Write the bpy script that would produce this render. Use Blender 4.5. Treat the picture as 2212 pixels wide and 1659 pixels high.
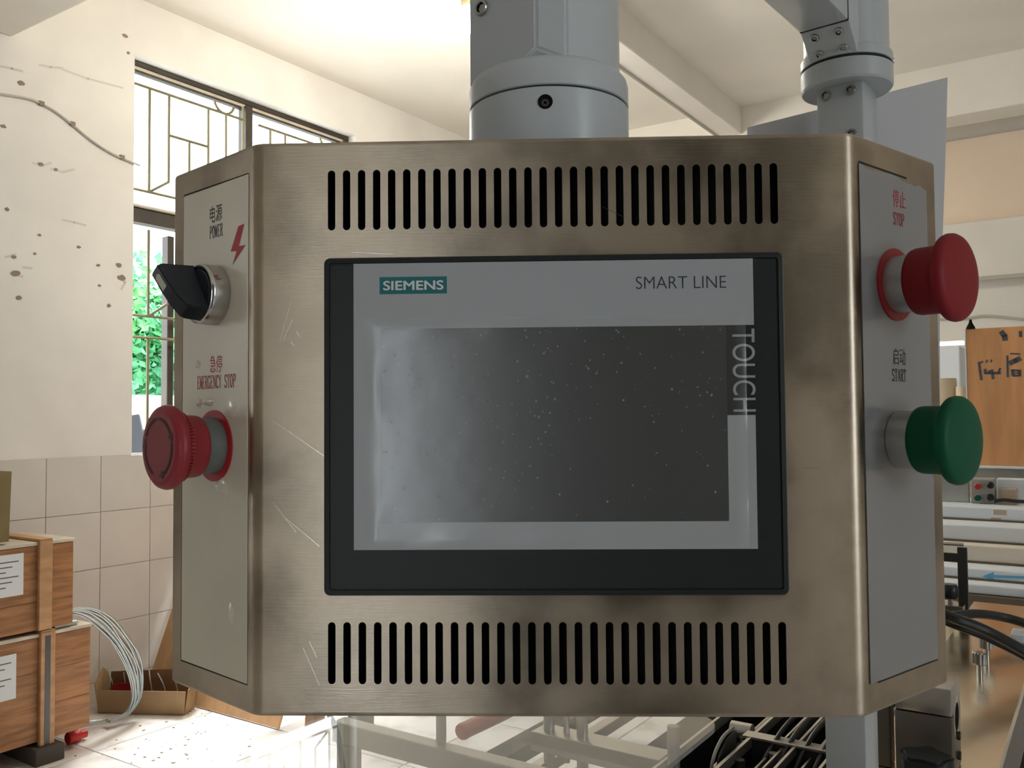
import bpy, bmesh, math, random
from mathutils import Vector, Matrix
random.seed(7)
V = Vector
for _o in list(bpy.data.objects):
    bpy.data.objects.remove(_o)
SC = bpy.context.scene
COL = SC.collection

# ------------------------------------------------------------------ camera
ZP = 1.40                                   # height of the panel centre above the floor
CAM = V((-0.00563, -0.40358, ZP + 0.00349))
_y, _p, _r = (math.radians(a) for a in (1.838, 2.114, 0.458))
RM = (Matrix.Rotation(_y, 3, 'Z') @ Matrix.Rotation(_p, 3, 'X') @ Matrix.Rotation(_r, 3, 'Y'))  # camera frame (x right, y forward, z up) -> world
FPX, IW, IH = 1912.0, 2212.0, 1659.0
cd = bpy.data.cameras.new('camera')
cd.sensor_width = 36.0
cd.lens = FPX / IW * 36.0
cd.clip_start = 0.02
cam = bpy.data.objects.new('camera', cd)
COL.objects.link(cam)
cam.matrix_world = Matrix.Translation(CAM) @ (RM @ Matrix.Rotation(math.pi / 2, 3, 'X')).to_4x4()
SC.camera = cam

# ------------------------------------------------------------------ world, light, exposure
SKY = 9.0
w = bpy.data.worlds.new('overcast_sky')
SC.world = w
w.use_nodes = True
bg = w.node_tree.nodes['Background']
bg.inputs[0].default_value = (0.86, 0.94, 1.0, 1)
bg.inputs[1].default_value = SKY
sd_ = bpy.data.lights.new('hazy_sun', 'SUN')
sd_.energy = 22.0
sd_.angle = math.radians(24)
sd_.color = (1.0, 0.97, 0.93)
sun = bpy.data.objects.new('hazy_sun', sd_)
COL.objects.link(sun)
_a = math.radians(32.0)
_dir = (Vector((math.cos(_a), -math.sin(_a), 0)) * 0.80 - Vector((math.sin(_a), math.cos(_a), 0)) * 0.60) * math.cos(math.radians(58)) - Vector((0, 0, 1)) * math.sin(math.radians(58))
sun.rotation_euler = _dir.to_track_quat('-Z', 'Y').to_euler()
sun.location = (-8, 6, 9)
SC.view_settings.view_transform = 'Standard'
SC.view_settings.look = 'None'
SC.view_settings.exposure = -0.05
SC.view_settings.gamma = 1.0
SC.view_settings.use_curve_mapping = False
SC.cycles.diffuse_bounces = 6
SC.cycles.max_bounces = 12
SC.cycles.transparent_max_bounces = 16
SC.cycles.caustics_reflective = False
SC.cycles.caustics_refractive = False

# ------------------------------------------------------------------ frames: the room runs along DV (away) and NV (to the right)
A32 = math.radians(32.0)
DV = V((math.sin(A32), math.cos(A32), 0))
NV = V((math.cos(A32), -math.sin(A32), 0))
UP = V((0, 0, 1))


def P(s, t, z):
    return DV * s + NV * t + UP * z


def ray(u, v):
    return RM @ V(((u - IW / 2) / FPX, 1.0, -(v - IH / 2) / FPX))


def hit(u, v, n, dist):
    d = ray(u, v)
    return CAM + d * ((dist - n.dot(CAM)) / n.dot(d))


def on_wall(u, v, dist):
    """(t, z) of a picture point on a plane across the room at s = dist"""
    p = hit(u, v, DV, dist)
    return p.dot(NV), p.z


def on_side(u, v, dist):
    """(s, z) of a picture point on a plane along the room at t = dist"""
    p = hit(u, v, NV, dist)
    return p.dot(DV), p.z


# ------------------------------------------------------------------ materials
MATS = {}


def mat(name, col, rough=0.5, metal=0.0, var=0.0, vscale=8.0, col2=None, bump=0.0, bscale=60.0, stretch=None,
        coat=0.0, coat_rough=0.1, aniso=0.0, tang=None, spec=0.5, rvar=0.0, emit=None, estr=0.0, thr=(0.35, 0.65), vstretch=True):
    m = bpy.data.materials.new(name)
    m.use_nodes = True
    nt = m.node_tree
    b = nt.nodes['Principled BSDF']
    b.inputs['Base Color'].default_value = (*col, 1)
    b.inputs['Roughness'].default_value = rough
    b.inputs['Metallic'].default_value = metal
    b.inputs['Specular IOR Level'].default_value = spec
    b.inputs['Coat Weight'].default_value = coat
    b.inputs['Coat Roughness'].default_value = coat_rough
    if emit:
        b.inputs['Emission Color'].default_value = (*emit, 1)
        b.inputs['Emission Strength'].default_value = estr
    if aniso:
        b.inputs['Anisotropic'].default_value = aniso
        cx = nt.nodes.new('ShaderNodeCombineXYZ')
        for i in range(3):
            cx.inputs[i].default_value = (tang or (1, 0, 0))[i]
        nt.links.new(cx.outputs[0], b.inputs['Tangent'])
    if var or bump or rvar:
        tc = nt.nodes.new('ShaderNodeTexCoord')
        mp = nt.nodes.new('ShaderNodeMapping')
        nt.links.new(tc.outputs['Object'], mp.inputs['Vector'])
        if stretch:
            mp.inputs['Scale'].default_value = stretch
    if var:
        n = nt.nodes.new('ShaderNodeTexNoise')
        n.inputs['Scale'].default_value = vscale
        n.inputs['Detail'].default_value = 6
        nt.links.new(mp.outputs[0] if vstretch else tc.outputs['Object'], n.inputs['Vector'])
        cr = nt.nodes.new('ShaderNodeValToRGB')
        cr.color_ramp.elements[0].position, cr.color_ramp.elements[1].position = thr
        c2 = col2 or tuple(c * (1 - var) for c in col)
        cr.color_ramp.elements[0].color = (*c2, 1)
        cr.color_ramp.elements[1].color = (*col, 1)
        nt.links.new(n.outputs['Fac'], cr.inputs['Fac'])
        nt.links.new(cr.outputs[0], b.inputs['Base Color'])
    if rvar:
        n3 = nt.nodes.new('ShaderNodeTexNoise')
        n3.inputs['Scale'].default_value = vscale
        n3.inputs['Detail'].default_value = 5
        nt.links.new(tc.outputs['Object'], n3.inputs['Vector'])
        mr = nt.nodes.new('ShaderNodeMapRange')
        mr.inputs['From Min'].default_value, mr.inputs['From Max'].default_value = 0.35, 0.65
        mr.inputs['To Min'].default_value, mr.inputs['To Max'].default_value = rough - rvar, rough + rvar
        nt.links.new(n3.outputs['Fac'], mr.inputs['Value'])
        nt.links.new(mr.outputs[0], b.inputs['Roughness'])
    if bump:
        n2 = nt.nodes.new('ShaderNodeTexNoise')
        n2.inputs['Scale'].default_value = bscale
        n2.inputs['Detail'].default_value = 4
        nt.links.new(mp.outputs[0], n2.inputs['Vector'])
        bp = nt.nodes.new('ShaderNodeBump')
        bp.inputs['Strength'].default_value = bump
        bp.inputs['Distance'].default_value = 0.002
        nt.links.new(n2.outputs['Fac'], bp.inputs['Height'])
        nt.links.new(bp.outputs[0], b.inputs['Normal'])
    MATS[name] = m
    return m


def clear(name, rough=0.02, ior=1.45, tint=(1, 1, 1), haze=0.0, bump=0.0, bscale=30.0, bdist=0.002):
    """clear sheet: straight-through transmission plus a Fresnel reflection; haze adds a thin milky film"""
    m = bpy.data.materials.new(name)
    m.use_nodes = True
    nt = m.node_tree
    for n in list(nt.nodes):
        nt.nodes.remove(n)
    out = nt.nodes.new('ShaderNodeOutputMaterial')
    tr = nt.nodes.new('ShaderNodeBsdfTransparent')
    tr.inputs[0].default_value = (*tint, 1)
    gl = nt.nodes.new('ShaderNodeBsdfGlossy')
    gl.inputs['Roughness'].default_value = rough
    fr = nt.nodes.new('ShaderNodeFresnel')
    fr.inputs['IOR'].default_value = ior
    mx = nt.nodes.new('ShaderNodeMixShader')
    ge = nt.nodes.new('ShaderNodeNewGeometry')      # only the outer faces reflect: no false total reflection inside the thin sheet
    inv = nt.nodes.new('ShaderNodeMath')
    inv.operation = 'SUBTRACT'
    inv.inputs[0].default_value = 1.0
    nt.links.new(ge.outputs['Backfacing'], inv.inputs[1])
    ml = nt.nodes.new('ShaderNodeMath')
    ml.operation = 'MULTIPLY'
    nt.links.new(fr.outputs[0], ml.inputs[0])
    nt.links.new(inv.outputs[0], ml.inputs[1])
    nt.links.new(ml.outputs[0], mx.inputs[0])
    first = tr
    if haze:
        df = nt.nodes.new('ShaderNodeBsdfDiffuse')
        df.inputs[0].default_value = (0.85, 0.85, 0.82, 1)
        hz = nt.nodes.new('ShaderNodeMixShader')
        hz.inputs[0].default_value = haze
        nt.links.new(tr.outputs[0], hz.inputs[1])
        nt.links.new(df.outputs[0], hz.inputs[2])
        first = hz
    nt.links.new(first.outputs[0], mx.inputs[1])
    nt.links.new(gl.outputs[0], mx.inputs[2])
    nt.links.new(mx.outputs[0], out.inputs[0])
    if bump:
        tc = nt.nodes.new('ShaderNodeTexCoord')
        n2 = nt.nodes.new('ShaderNodeTexNoise')
        n2.inputs['Scale'].default_value = bscale
        n2.inputs['Detail'].default_value = 3
        nt.links.new(tc.outputs['Object'], n2.inputs['Vector'])
        bp = nt.nodes.new('ShaderNodeBump')
        bp.inputs['Strength'].default_value = bump
        bp.inputs['Distance'].default_value = bdist
        nt.links.new(n2.outputs['Fac'], bp.inputs['Height'])
        nt.links.new(bp.outputs[0], gl.inputs['Normal'])
        nt.links.new(bp.outputs[0], fr.inputs['Normal'])
    MATS[name] = m
    return m


mat('plaster', (0.81, 0.79, 0.76), 0.85, var=0.10, vscale=2.2, bump=0.5, bscale=14)
mat('plaster_back', (0.84, 0.80, 0.73), 0.85, var=0.08, vscale=1.5, bump=0.4, bscale=14)
mat('peach_lamplight', (0.90, 0.74, 0.58), 0.8, var=0.06, vscale=1.5)  # warm lamp light put into the wall colour
mat('ceiling_paint', (0.86, 0.82, 0.75), 0.85, var=0.07, vscale=1.6)
mat('rear_paint', (0.36, 0.31, 0.25), 0.85, var=0.12, vscale=1.5)
mat('wall_tile', (0.66, 0.63, 0.60), 0.35, var=0.06, vscale=5)
mat('grout', (0.42, 0.40, 0.37), 0.9)
mat('floor_tile', (0.82, 0.81, 0.80), 0.2, var=0.4, vscale=5.5, thr=(0.30, 0.50))
mat('floor_grout', (0.36, 0.34, 0.31), 0.9)
mat('stain', (0.27, 0.21, 0.16), 0.9)
mat('stain_faint', (0.62, 0.59, 0.55), 0.9)
mat('frame_wood', (0.045, 0.034, 0.024), 0.6, var=0.3, vscale=12)
mat('grille_iron', (0.20, 0.18, 0.10), 0.6, metal=0.3)
clear('window_glass', 0.02, 1.3)
mat('leaf', (0.10, 0.42, 0.16), 0.5, var=0.6, vscale=2.5, col2=(0.02, 0.16, 0.09))
mat('leaf_light', (0.22, 0.55, 0.18), 0.5, var=0.5, vscale=2.5, col2=(0.05, 0.30, 0.16))
mat('bark', (0.10, 0.07, 0.05), 0.9)
mat('white_render', (0.85, 0.85, 0.83), 0.9, var=0.05)
mat('yard', (0.62, 0.61, 0.58), 0.9, var=0.1)
mat('blue_tarp', (0.004, 0.007, 0.016), 0.6)
mat('steel', (0.56, 0.47, 0.365), 0.38, metal=1.0, var=0.48, vscale=15, thr=(0.40, 0.60), bump=0.07, bscale=70, stretch=(1, 1, 26), aniso=0.8, tang=(0, 0, 1), rvar=0.08, vstretch=False)
mat('dark_inside', (0.006, 0.006, 0.006), 0.9, spec=0.1)
mat('bezel', (0.010, 0.0115, 0.0115), 0.42, bump=0.04, bscale=1500, spec=0.35)
mat('face_white', (0.34, 0.35, 0.36), 0.45)
mat('face_black', (0.010, 0.011, 0.011), 0.4, spec=0.35)
mat('lcd', (0.030, 0.032, 0.030), 0.26, spec=1.0)
mat('speck', (0.15, 0.145, 0.13), 0.5)
mat('teal', (0.0, 0.13, 0.14), 0.5)
mat('print_white', (0.62, 0.64, 0.64), 0.5)
mat('print_grey', (0.30, 0.31, 0.31), 0.5)
mat('print_black', (0.015, 0.015, 0.02), 0.5)
mat('print_red', (0.42, 0.018, 0.025), 0.5)
clear('film', 0.22, 1.6, haze=0.03, bump=0.10, bscale=60, bdist=0.002)
mat('label_left', (0.74, 0.68, 0.55), 0.32, metal=0.1, var=0.12, vscale=14, coat=0.6, coat_rough=0.10, bump=0.16, bscale=26)
mat('label_right', (0.30, 0.295, 0.305), 0.30, metal=0.35, var=0.06, vscale=14, coat=0.8, coat_rough=0.08, bump=0.10, bscale=20)
clear('blister', 0.08, 1.5, bump=0.6, bscale=160)
mat('red_plastic', (0.24, 0.012, 0.018), 0.5, spec=0.22)
mat('red_plastic_worn', (0.27, 0.020, 0.028), 0.42, spec=0.4)
mat('red_face', (0.26, 0.055, 0.055), 0.55, spec=0.3)
mat('red_arrow', (0.06, 0.006, 0.008), 0.5)
mat('red_ring', (0.42, 0.008, 0.015), 0.4)
mat('green_plastic', (0.0, 0.085, 0.038), 0.5, spec=0.22)
mat('collar_grey', (0.13, 0.14, 0.125), 0.42, var=0.15, vscale=60)
mat('collar_metal', (0.48, 0.47, 0.45), 0.30, metal=0.7)
mat('chrome', (0.55, 0.54, 0.53), 0.18, metal=1.0)
mat('knob_black', (0.010, 0.014, 0.018), 0.32, spec=0.45)
mat('cream_plastic', (0.50, 0.50, 0.38), 0.5)
mat('arm_paint', (0.46, 0.485, 0.495), 0.30, bump=0.05, bscale=300, coat=0.3, coat_rough=0.15)
mat('gap_black', (0.008, 0.008, 0.008), 0.8)
mat('bolt_steel', (0.45, 0.44, 0.42), 0.22, metal=1.0)
mat('paper_sheet', (0.58, 0.575, 0.59), 0.8)
mat('wood', (0.42, 0.19, 0.075), 0.55, var=0.42, vscale=7, stretch=(1, 1, 9), bump=0.1, bscale=30)
mat('wood_light', (0.55, 0.31, 0.15), 0.6, var=0.25, vscale=6, stretch=(1, 1, 5))
mat('wood_top', (0.62, 0.55, 0.45), 0.7, var=0.2, vscale=10)
mat('plywood', (0.60, 0.37, 0.19), 0.6, var=0.18, vscale=4, stretch=(6, 6, 1))
mat('crate_ply', (0.84, 0.42, 0.18), 0.5, var=0.28, vscale=3.5, stretch=(5, 5, 0.7))
mat('cardboard', (0.38, 0.25, 0.13), 0.85, var=0.15, vscale=9)
mat('cardboard_dark', (0.20, 0.10, 0.045), 0.85, var=0.15, vscale=9)
mat('olive_card', (0.26, 0.19, 0.085), 0.8, var=0.2, vscale=6)
mat('paper', (0.72, 0.74, 0.76), 0.8)
mat('ink', (0.10, 0.10, 0.12), 0.8)
mat('strap', (0.10, 0.10, 0.105), 0.4, metal=0.6)
mat('dark_wood', (0.07, 0.06, 0.05), 0.8)
mat('wire', (0.42, 0.46, 0.46), 0.35, metal=0.8)
mat('cable_black', (0.012, 0.012, 0.013), 0.35)
mat('cable_grey', (0.50, 0.47, 0.42), 0.7)
mat('table_steel', (0.86, 0.76, 0.60), 0.24, metal=1.0, rvar=0.06, vscale=5, bump=0.05, bscale=20)
mat('alu', (0.55, 0.53, 0.50), 0.32, metal=0.9)
mat('dark_metal', (0.055, 0.052, 0.048), 0.42, metal=0.5)
mat('bronze_plate', (0.16, 0.14, 0.12), 0.4, metal=0.7)
mat('machine_black', (0.010, 0.010, 0.010), 0.8, spec=0.1)
mat('cream_paint', (0.56, 0.52, 0.45), 0.45)
mat('frame_brown', (0.20, 0.14, 0.11), 0.5)
clear('acrylic', 0.015, 1.45, tint=(0.98, 0.985, 0.98), haze=0.17)
mat('foam_white', (0.74, 0.78, 0.82), 0.55)
mat('foam_cream', (0.74, 0.66, 0.56), 0.7)
mat('kraft_tape', (0.50, 0.38, 0.28), 0.6)
mat('print_blue', (0.13, 0.42, 0.72), 0.5)
mat('galvanised', (0.55, 0.58, 0.58), 0.35, metal=0.8, var=0.2, vscale=10)
mat('box_grey', (0.36, 0.34, 0.30), 0.5)
mat('bench_brown', (0.14, 0.105, 0.07), 0.6)
mat('lamp_glow', (0.9, 0.88, 0.8), 0.3, emit=(1.0, 0.90, 0.70), estr=40.0)
mat('brass_dull', (0.25, 0.21, 0.14), 0.5, metal=0.5)
mat('drum_cream', (0.72, 0.60, 0.42), 0.6, var=0.1)
mat('blocker_dark', (0.055, 0.045, 0.035), 0.5)
mat('plastic_red', (0.50, 0.02, 0.02), 0.4)

# ------------------------------------------------------------------ mesh helpers


def quad_box(bm, c, ax, h):
    """box at centre c with unit axes ax and half sizes h; returns its verts"""
    c = V(c)
    vs = []
    for i in (-1, 1):
        for j in (-1, 1):
            for k in (-1, 1):
                vs.append(bm.verts.new(c + ax[0] * (h[0] * i) + ax[1] * (h[1] * j) + ax[2] * (h[2] * k)))
    for f in ((0, 1, 3, 2), (4, 6, 7, 5), (0, 4, 5, 1), (2, 3, 7, 6), (0, 2, 6, 4), (1, 5, 7, 3)):
        bm.faces.new([vs[i] for i in f])
    return vs


ROOM = (DV, NV, UP)
WORLD = (V((1, 0, 0)), V((0, 1, 0)), V((0, 0, 1)))


def box(lo, hi, ax=ROOM, bevel=0.0, seg=2):
    """box given by its low and high coordinates in the axes ax (room axes: s, t, z)"""
    bm = bmesh.new()
    lo, hi = [min(a, b) for a, b in zip(lo, hi)], [max(a, b) for a, b in zip(lo, hi)]
    c = sum((ax[i] * ((lo[i] + hi[i]) / 2) for i in range(3)), V())
    quad_box(bm, c, ax, [(hi[i] - lo[i]) / 2 for i in range(3)])
    bmesh.ops.recalc_face_normals(bm, faces=bm.faces)
    if bevel:
        bmesh.ops.bevel(bm, geom=list(bm.edges), offset=bevel, segments=seg, affect='EDGES', profile=0.5)
    return bm


def add_box(bm, lo, hi, ax=ROOM):
    lo, hi = [min(a, b) for a, b in zip(lo, hi)], [max(a, b) for a, b in zip(lo, hi)]
    c = sum((ax[i] * ((lo[i] + hi[i]) / 2) for i in range(3)), V())
    quad_box(bm, c, ax, [(hi[i] - lo[i]) / 2 for i in range(3)])
    return bm


def bar(a, b, wa, wb, side=UP, bevel=0.0):
    """straight bar from a to b; wa across 'side', wb along 'side'"""
    a, b = V(a), V(b)
    d = (b - a).normalized()
    x = d.cross(side)
    if x.length < 1e-4:
        x = d.cross(DV)
    x.normalize()
    y = x.cross(d).normalized()
    bm = bmesh.new()
    quad_box(bm, (a + b) / 2, (d, x, y), ((b - a).length / 2, wa / 2, wb / 2))
    bmesh.ops.recalc_face_normals(bm, faces=bm.faces)
    if bevel:
        bmesh.ops.bevel(bm, geom=list(bm.edges), offset=bevel, segments=2, affect='EDGES', profile=0.5)
    return bm


def prism(pts, vec, bevel=0.0):
    """polygon of 3-D points extruded along vec"""
    bm = bmesh.new()
    vec = V(vec)
    a = [bm.verts.new(V(p)) for p in pts]
    b = [bm.verts.new(V(p) + vec) for p in pts]
    n = len(pts)
    bm.faces.new(a)
    bm.faces.new(list(reversed(b)))
    for i in range(n):
        bm.faces.new((a[i], b[i], b[(i + 1) % n], a[(i + 1) % n]))
    bmesh.ops.recalc_face_normals(bm, faces=bm.faces)
    if bevel:
        bmesh.ops.bevel(bm, geom=list(bm.edges), offset=bevel, segments=2, affect='EDGES', profile=0.5)
    return bm


def lathe(prof, o, axis, n=48, bm=None, cap=True):
    """turned shape: profile of (radius, height) along axis from o"""
    bm = bm or bmesh.new()
    axis = V(axis).normalized()
    x = axis.cross(UP)
    if x.length < 1e-3:
        x = V((1, 0, 0))
    x.normalize()
    y = axis.cross(x)
    o = V(o)
    rings = []
    for r, h in prof:
        if r < 1e-6:
            rings.append([bm.verts.new(o + axis * h)])
        else:
            rings.append([bm.verts.new(o + axis * h + x * (r * math.cos(2 * math.pi * i / n)) + y * (r * math.sin(2 * math.pi * i / n))) for i in range(n)])
    for a, b in zip(rings, rings[1:]):
        for i in range(n):
            j = (i + 1) % n
            if len(a) == 1 and len(b) == 1:
                continue
            if len(a) == 1:
                bm.faces.new((a[0], b[i], b[j]))
            elif len(b) == 1:
                bm.faces.new((a[i], b[0], a[j]))
            else:
                bm.faces.new((a[i], b[i], b[j], a[j]))
    if cap:
        for rg in (rings[0], rings[-1]):
            if len(rg) > 1:
                bm.faces.new(rg)
    bmesh.ops.recalc_face_normals(bm, faces=bm.faces)
    return bm


def tube(pts, r, n=10, bm=None, closed=False):
    bm = bm or bmesh.new()
    pts = [V(p) for p in pts]
    N = len(pts)
    rings = []
    prev = None
    for i, p in enumerate(pts):
        if closed:
            d = pts[(i + 1) % N] - pts[i - 1]
        else:
            d = pts[min(i + 1, N - 1)] - pts[max(i - 1, 0)]
        d.normalize()
        if prev is None:
            x = d.cross(UP)
            if x.length < 1e-3:
                x = d.cross(V((1, 0, 0)))
        else:
            x = prev - d * prev.dot(d)
        x.normalize()
        prev = x
        y = d.cross(x)
        rr = r[i] if isinstance(r, (list, tuple)) else r
        rings.append([bm.verts.new(p + x * (rr * math.cos(2 * math.pi * k / n)) + y * (rr * math.sin(2 * math.pi * k / n))) for k in range(n)])
    M = N if closed else N - 1
    for i in range(M):
        a, b = rings[i], rings[(i + 1) % N]
        for k in range(n):
            j = (k + 1) % n
            bm.faces.new((a[k], a[j], b[j], b[k]))
    if not closed:
        bm.faces.new(rings[0])
        bm.faces.new(rings[-1])
    bmesh.ops.recalc_face_normals(bm, faces=bm.faces)
    return bm


def spline(pts, per=8):
    """Catmull-Rom through pts"""
    pts = [V(p) for p in pts]
    out = []
    for i in range(len(pts) - 1):
        p0, p1, p2, p3 = pts[max(i - 1, 0)], pts[i], pts[i + 1], pts[min(i + 2, len(pts) - 1)]
        for k in range(per):
            t = k / per
            out.append(0.5 * ((2 * p1) + (p2 - p0) * t + (2 * p0 - 5 * p1 + 4 * p2 - p3) * t * t + (3 * p1 - p0 - 3 * p2 + p3) * t ** 3))
    out.append(pts[-1])
    return out


BASE = {}          # world position of every object's frame (no object here is rotated except by matrix)


def thing(name, label, cat, loc, group=None):
    o = bpy.data.objects.new(name, None)
    o.empty_display_size = 0.05
    COL.objects.link(o)
    o.location = loc
    BASE[o] = V(loc)
    tag(o, label, cat, group)
    return o


def tag(o, label, cat, group=None):
    o['label'] = label
    o['category'] = cat
    if group:
        o['group'] = group
    return o


def obj(name, bm, m, parent=None, smooth=False, angle=35, origin=None):
    """link a bmesh built in world coordinates as one mesh object under parent"""
    if parent is not None:
        off = BASE[parent]
    elif origin is not None:
        off = V(origin)
    else:
        lo = V((min(v.co[i] for v in bm.verts) for i in range(3)))
        hi = V((max(v.co[i] for v in bm.verts) for i in range(3)))
        off = V(((lo.x + hi.x) / 2, (lo.y + hi.y) / 2, lo.z))
    bmesh.ops.translate(bm, vec=-off, verts=bm.verts)
    me = bpy.data.meshes.new(name)
    bm.to_mesh(me)
    bm.free()
    me.materials.append(MATS[m])
    if smooth:
        me.polygons.foreach_set('use_smooth', [True] * len(me.polygons))
        try:
            me.set_sharp_from_angle(angle=math.radians(angle))
        except Exception:
            pass
    o = bpy.data.objects.new(name, me)
    COL.objects.link(o)
    BASE[o] = off
    if parent is not None:
        o.parent = parent
    else:
        o.location = off
    return o


def inst(name, src, parent, mw):
    """another piece with src's mesh data, placed by world matrix mw (src mesh in its own local frame)"""
    o = bpy.data.objects.new(name, src)
    COL.objects.link(o)
    o.parent = parent
    o.matrix_local = Matrix.Translation(-BASE[parent]) @ mw
    BASE[o] = mw.to_translation()
    return o


def mesh_of(name, bm, m, smooth=False):
    me = bpy.data.meshes.new(name)
    bm.to_mesh(me)
    bm.free()
    me.materials.append(MATS[m])
    if smooth:
        me.polygons.foreach_set('use_smooth', [True] * len(me.polygons))
        try:
            me.set_sharp_from_angle(angle=math.radians(35))
        except Exception:
            pass
    return me


def struct(name, bm, m, label=None, parent=None, origin=None):
    o = obj(name, bm, m, parent, origin=origin)
    if parent is None:
        o['kind'] = 'structure'
        if label:
            o['label'] = label
    return o


def frame(o, x, y, z):
    """matrix with the given origin and axes"""
    return Matrix(((x[0], y[0], z[0], o[0]), (x[1], y[1], z[1], o[1]), (x[2], y[2], z[2], o[2]), (0, 0, 0, 1)))


def poly_flat(bm, pts):
    return bm.faces.new([bm.verts.new(V(p)) for p in pts])


def stroke(bm, pts, wd, o, x, y, close=False):
    """a painted line of width wd (in the units of x, y) through 2-D pts on the surface (o, x, y)"""
    n = len(pts)
    for i in range(n - 1):
        a, b = V((*pts[i], 0)), V((*pts[i + 1], 0))
        d = b - a
        if d.length < 1e-9:
            continue
        d.normalize()
        q = V((-d.y, d.x, 0)) * (wd / 2)
        e = d * (wd * 0.3) if n > 2 else V()
        cs = [a - e + q, a - e - q, b + e - q, b + e + q]
        poly_flat(bm, [o + x * c.x + y * c.y for c in cs])


def text_bm(body, o, x, y, bold=0.0, fat=0.0):
    """lettering laid out to fill the box from o along vectors x (full width) and y (full height)"""
    c = bpy.data.curves.new('lettering', 'FONT')
    c.body = body
    c.offset = bold
    c.resolution_u = 6
    t = bpy.data.objects.new('lettering', c)
    COL.objects.link(t)
    bpy.context.view_layer.update()
    me = bpy.data.meshes.new_from_object(t.evaluated_get(bpy.context.evaluated_depsgraph_get()))
    bpy.data.objects.remove(t)
    bpy.data.curves.remove(c)
    bm = bmesh.new()
    bm.from_mesh(me)
    bpy.data.meshes.remove(me)
    xs = [v.co.x for v in bm.verts]
    ys = [v.co.y for v in bm.verts]
    x0, x1, y0, y1 = min(xs), max(xs), min(ys), max(ys)
    for v in bm.verts:
        v.co = V(o) + V(x) * ((v.co.x - x0) / (x1 - x0)) + V(y) * ((v.co.y - y0) / (y1 - y0))
    if fat:                          # heavier strokes: the outline printed again, shifted a little each way
        base = list(bm.faces)
        nrm_ = V(x).cross(V(y)).normalized()
        for q_, (dx, dy) in enumerate(((fat, 0), (-fat, 0), (0, fat * 0.7), (0, -fat * 0.7))):
            d = bmesh.ops.duplicate(bm, geom=base)
            vs = [g for g in d['geom'] if isinstance(g, bmesh.types.BMVert)]
            bmesh.ops.translate(bm, vec=V(x).normalized() * dx + V(y).normalized() * dy + nrm_ * (0.00003 * (q_ + 1)), verts=vs)
    return bm


def arc2(cx, cy, rx, ry, a0, a1, n=8):
    return [(cx + rx * math.cos(math.radians(a0 + (a1 - a0) * i / n)), cy + ry * math.sin(math.radians(a0 + (a1 - a0) * i / n))) for i in range(n + 1)]


# narrow serif capitals, drawn as thin and thick strokes in a cell 1 wide and 2 high
TK, TN = 0.19, 0.11
GLYPH = {
    'P': [([(.22, 0), (.22, 2)], TK), ([(.05, 2), (.55, 2)], TN), ([(.05, 0), (.42, 0)], TN), (arc2(.52, 1.5, .38, .5, 90, -90), TK), ([(.22, 1), (.52, 1)], TN)],
    'O': [(arc2(.5, 1, .38, 1, 0, 360, 20), TK)],
    'W': [([(.08, 2), (.28, 0)], TK), ([(.28, 0), (.5, 1.7)], TN), ([(.5, 1.7), (.72, 0)], TK), ([(.72, 0), (.93, 2)], TN), ([(0, 2), (.2, 2)], TN), ([(.8, 2), (1, 2)], TN), ([(.4, 2), (.6, 2)], TN)],
    'E': [([(.22, 0), (.22, 2)], TK), ([(.05, 2), (.88, 2), (.9, 1.6)], TN), ([(.05, 0), (.88, 0), (.92, .45)], TN), ([(.22, 1.03), (.66, 1.03)], TN), ([(.66, 1.25), (.66, .8)], TN)],
    'R': [([(.22, 0), (.22, 2)], TK), ([(.05, 2), (.5, 2)], TN), ([(.05, 0), (.42, 0)], TN), (arc2(.48, 1.52, .36, .48, 90, -90), TK), ([(.22, 1.04), (.48, 1.04)], TN), ([(.5, 1.04), (.86, 0), (1, 0)], TK)],
    'M': [([(.15, 0), (.15, 2)], TN), ([(.15, 2), (.5, .2)], TK), ([(.5, .2), (.85, 2)], TN), ([(.85, 2), (.85, 0)], TK), ([(0, 0), (.3, 0)], TN), ([(.7, 0), (1, 0)], TN), ([(0, 2), (.2, 2)], TN), ([(.8, 2), (1, 2)], TN)],
    'G': [(arc2(.5, 1, .4, 1, 40, 320, 16), TK), ([(.82, .2), (.82, .85)], TK), ([(.6, .85), (1, .85)], TN), ([(.82, 1.6), (.82, 2)], TN)],
    'N': [([(.15, 0), (.15, 2)], TN), ([(.15, 2), (.85, 0)], TK), ([(.85, 0), (.85, 2)], TN), ([(0, 0), (.32, 0)], TN), ([(.68, 2), (1, 2)], TN), ([(0, 2), (.2, 2)], TN)],
    'C': [(arc2(.52, 1, .4, 1, 40, 320, 16), TK), ([(.84, 1.5), (.84, 2)], TN)],
    'Y': [([(.1, 2), (.5, 1)], TK), ([(.5, 1), (.9, 2)], TN), ([(.5, 1), (.5, 0)], TK), ([(.3, 0), (.7, 0)], TN), ([(0, 2), (.25, 2)], TN), ([(.75, 2), (1, 2)], TN)],
    'S': [(arc2(.5, 1.5, .34, .48, 30, 250, 9) + arc2(.5, .5, .36, .5, 80, -150, 9), TK), ([(.82, 1.55), (.82, 2)], TN), ([(.14, .5), (.14, 0)], TN)],
    'T': [([(.5, 0), (.5, 2)], TK), ([(.08, 1.5), (.1, 2), (.9, 2), (.92, 1.5)], TN), ([(.3, 0), (.7, 0)], TN)],
    'A': [([(.12, 0), (.5, 2)], TN), ([(.5, 2), (.88, 0)], TK), ([(.25, .65), (.75, .65)], TN), ([(0, 0), (.28, 0)], TN), ([(.7, 0), (1, 0)], TN)],
    ' ': [],
}


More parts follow.
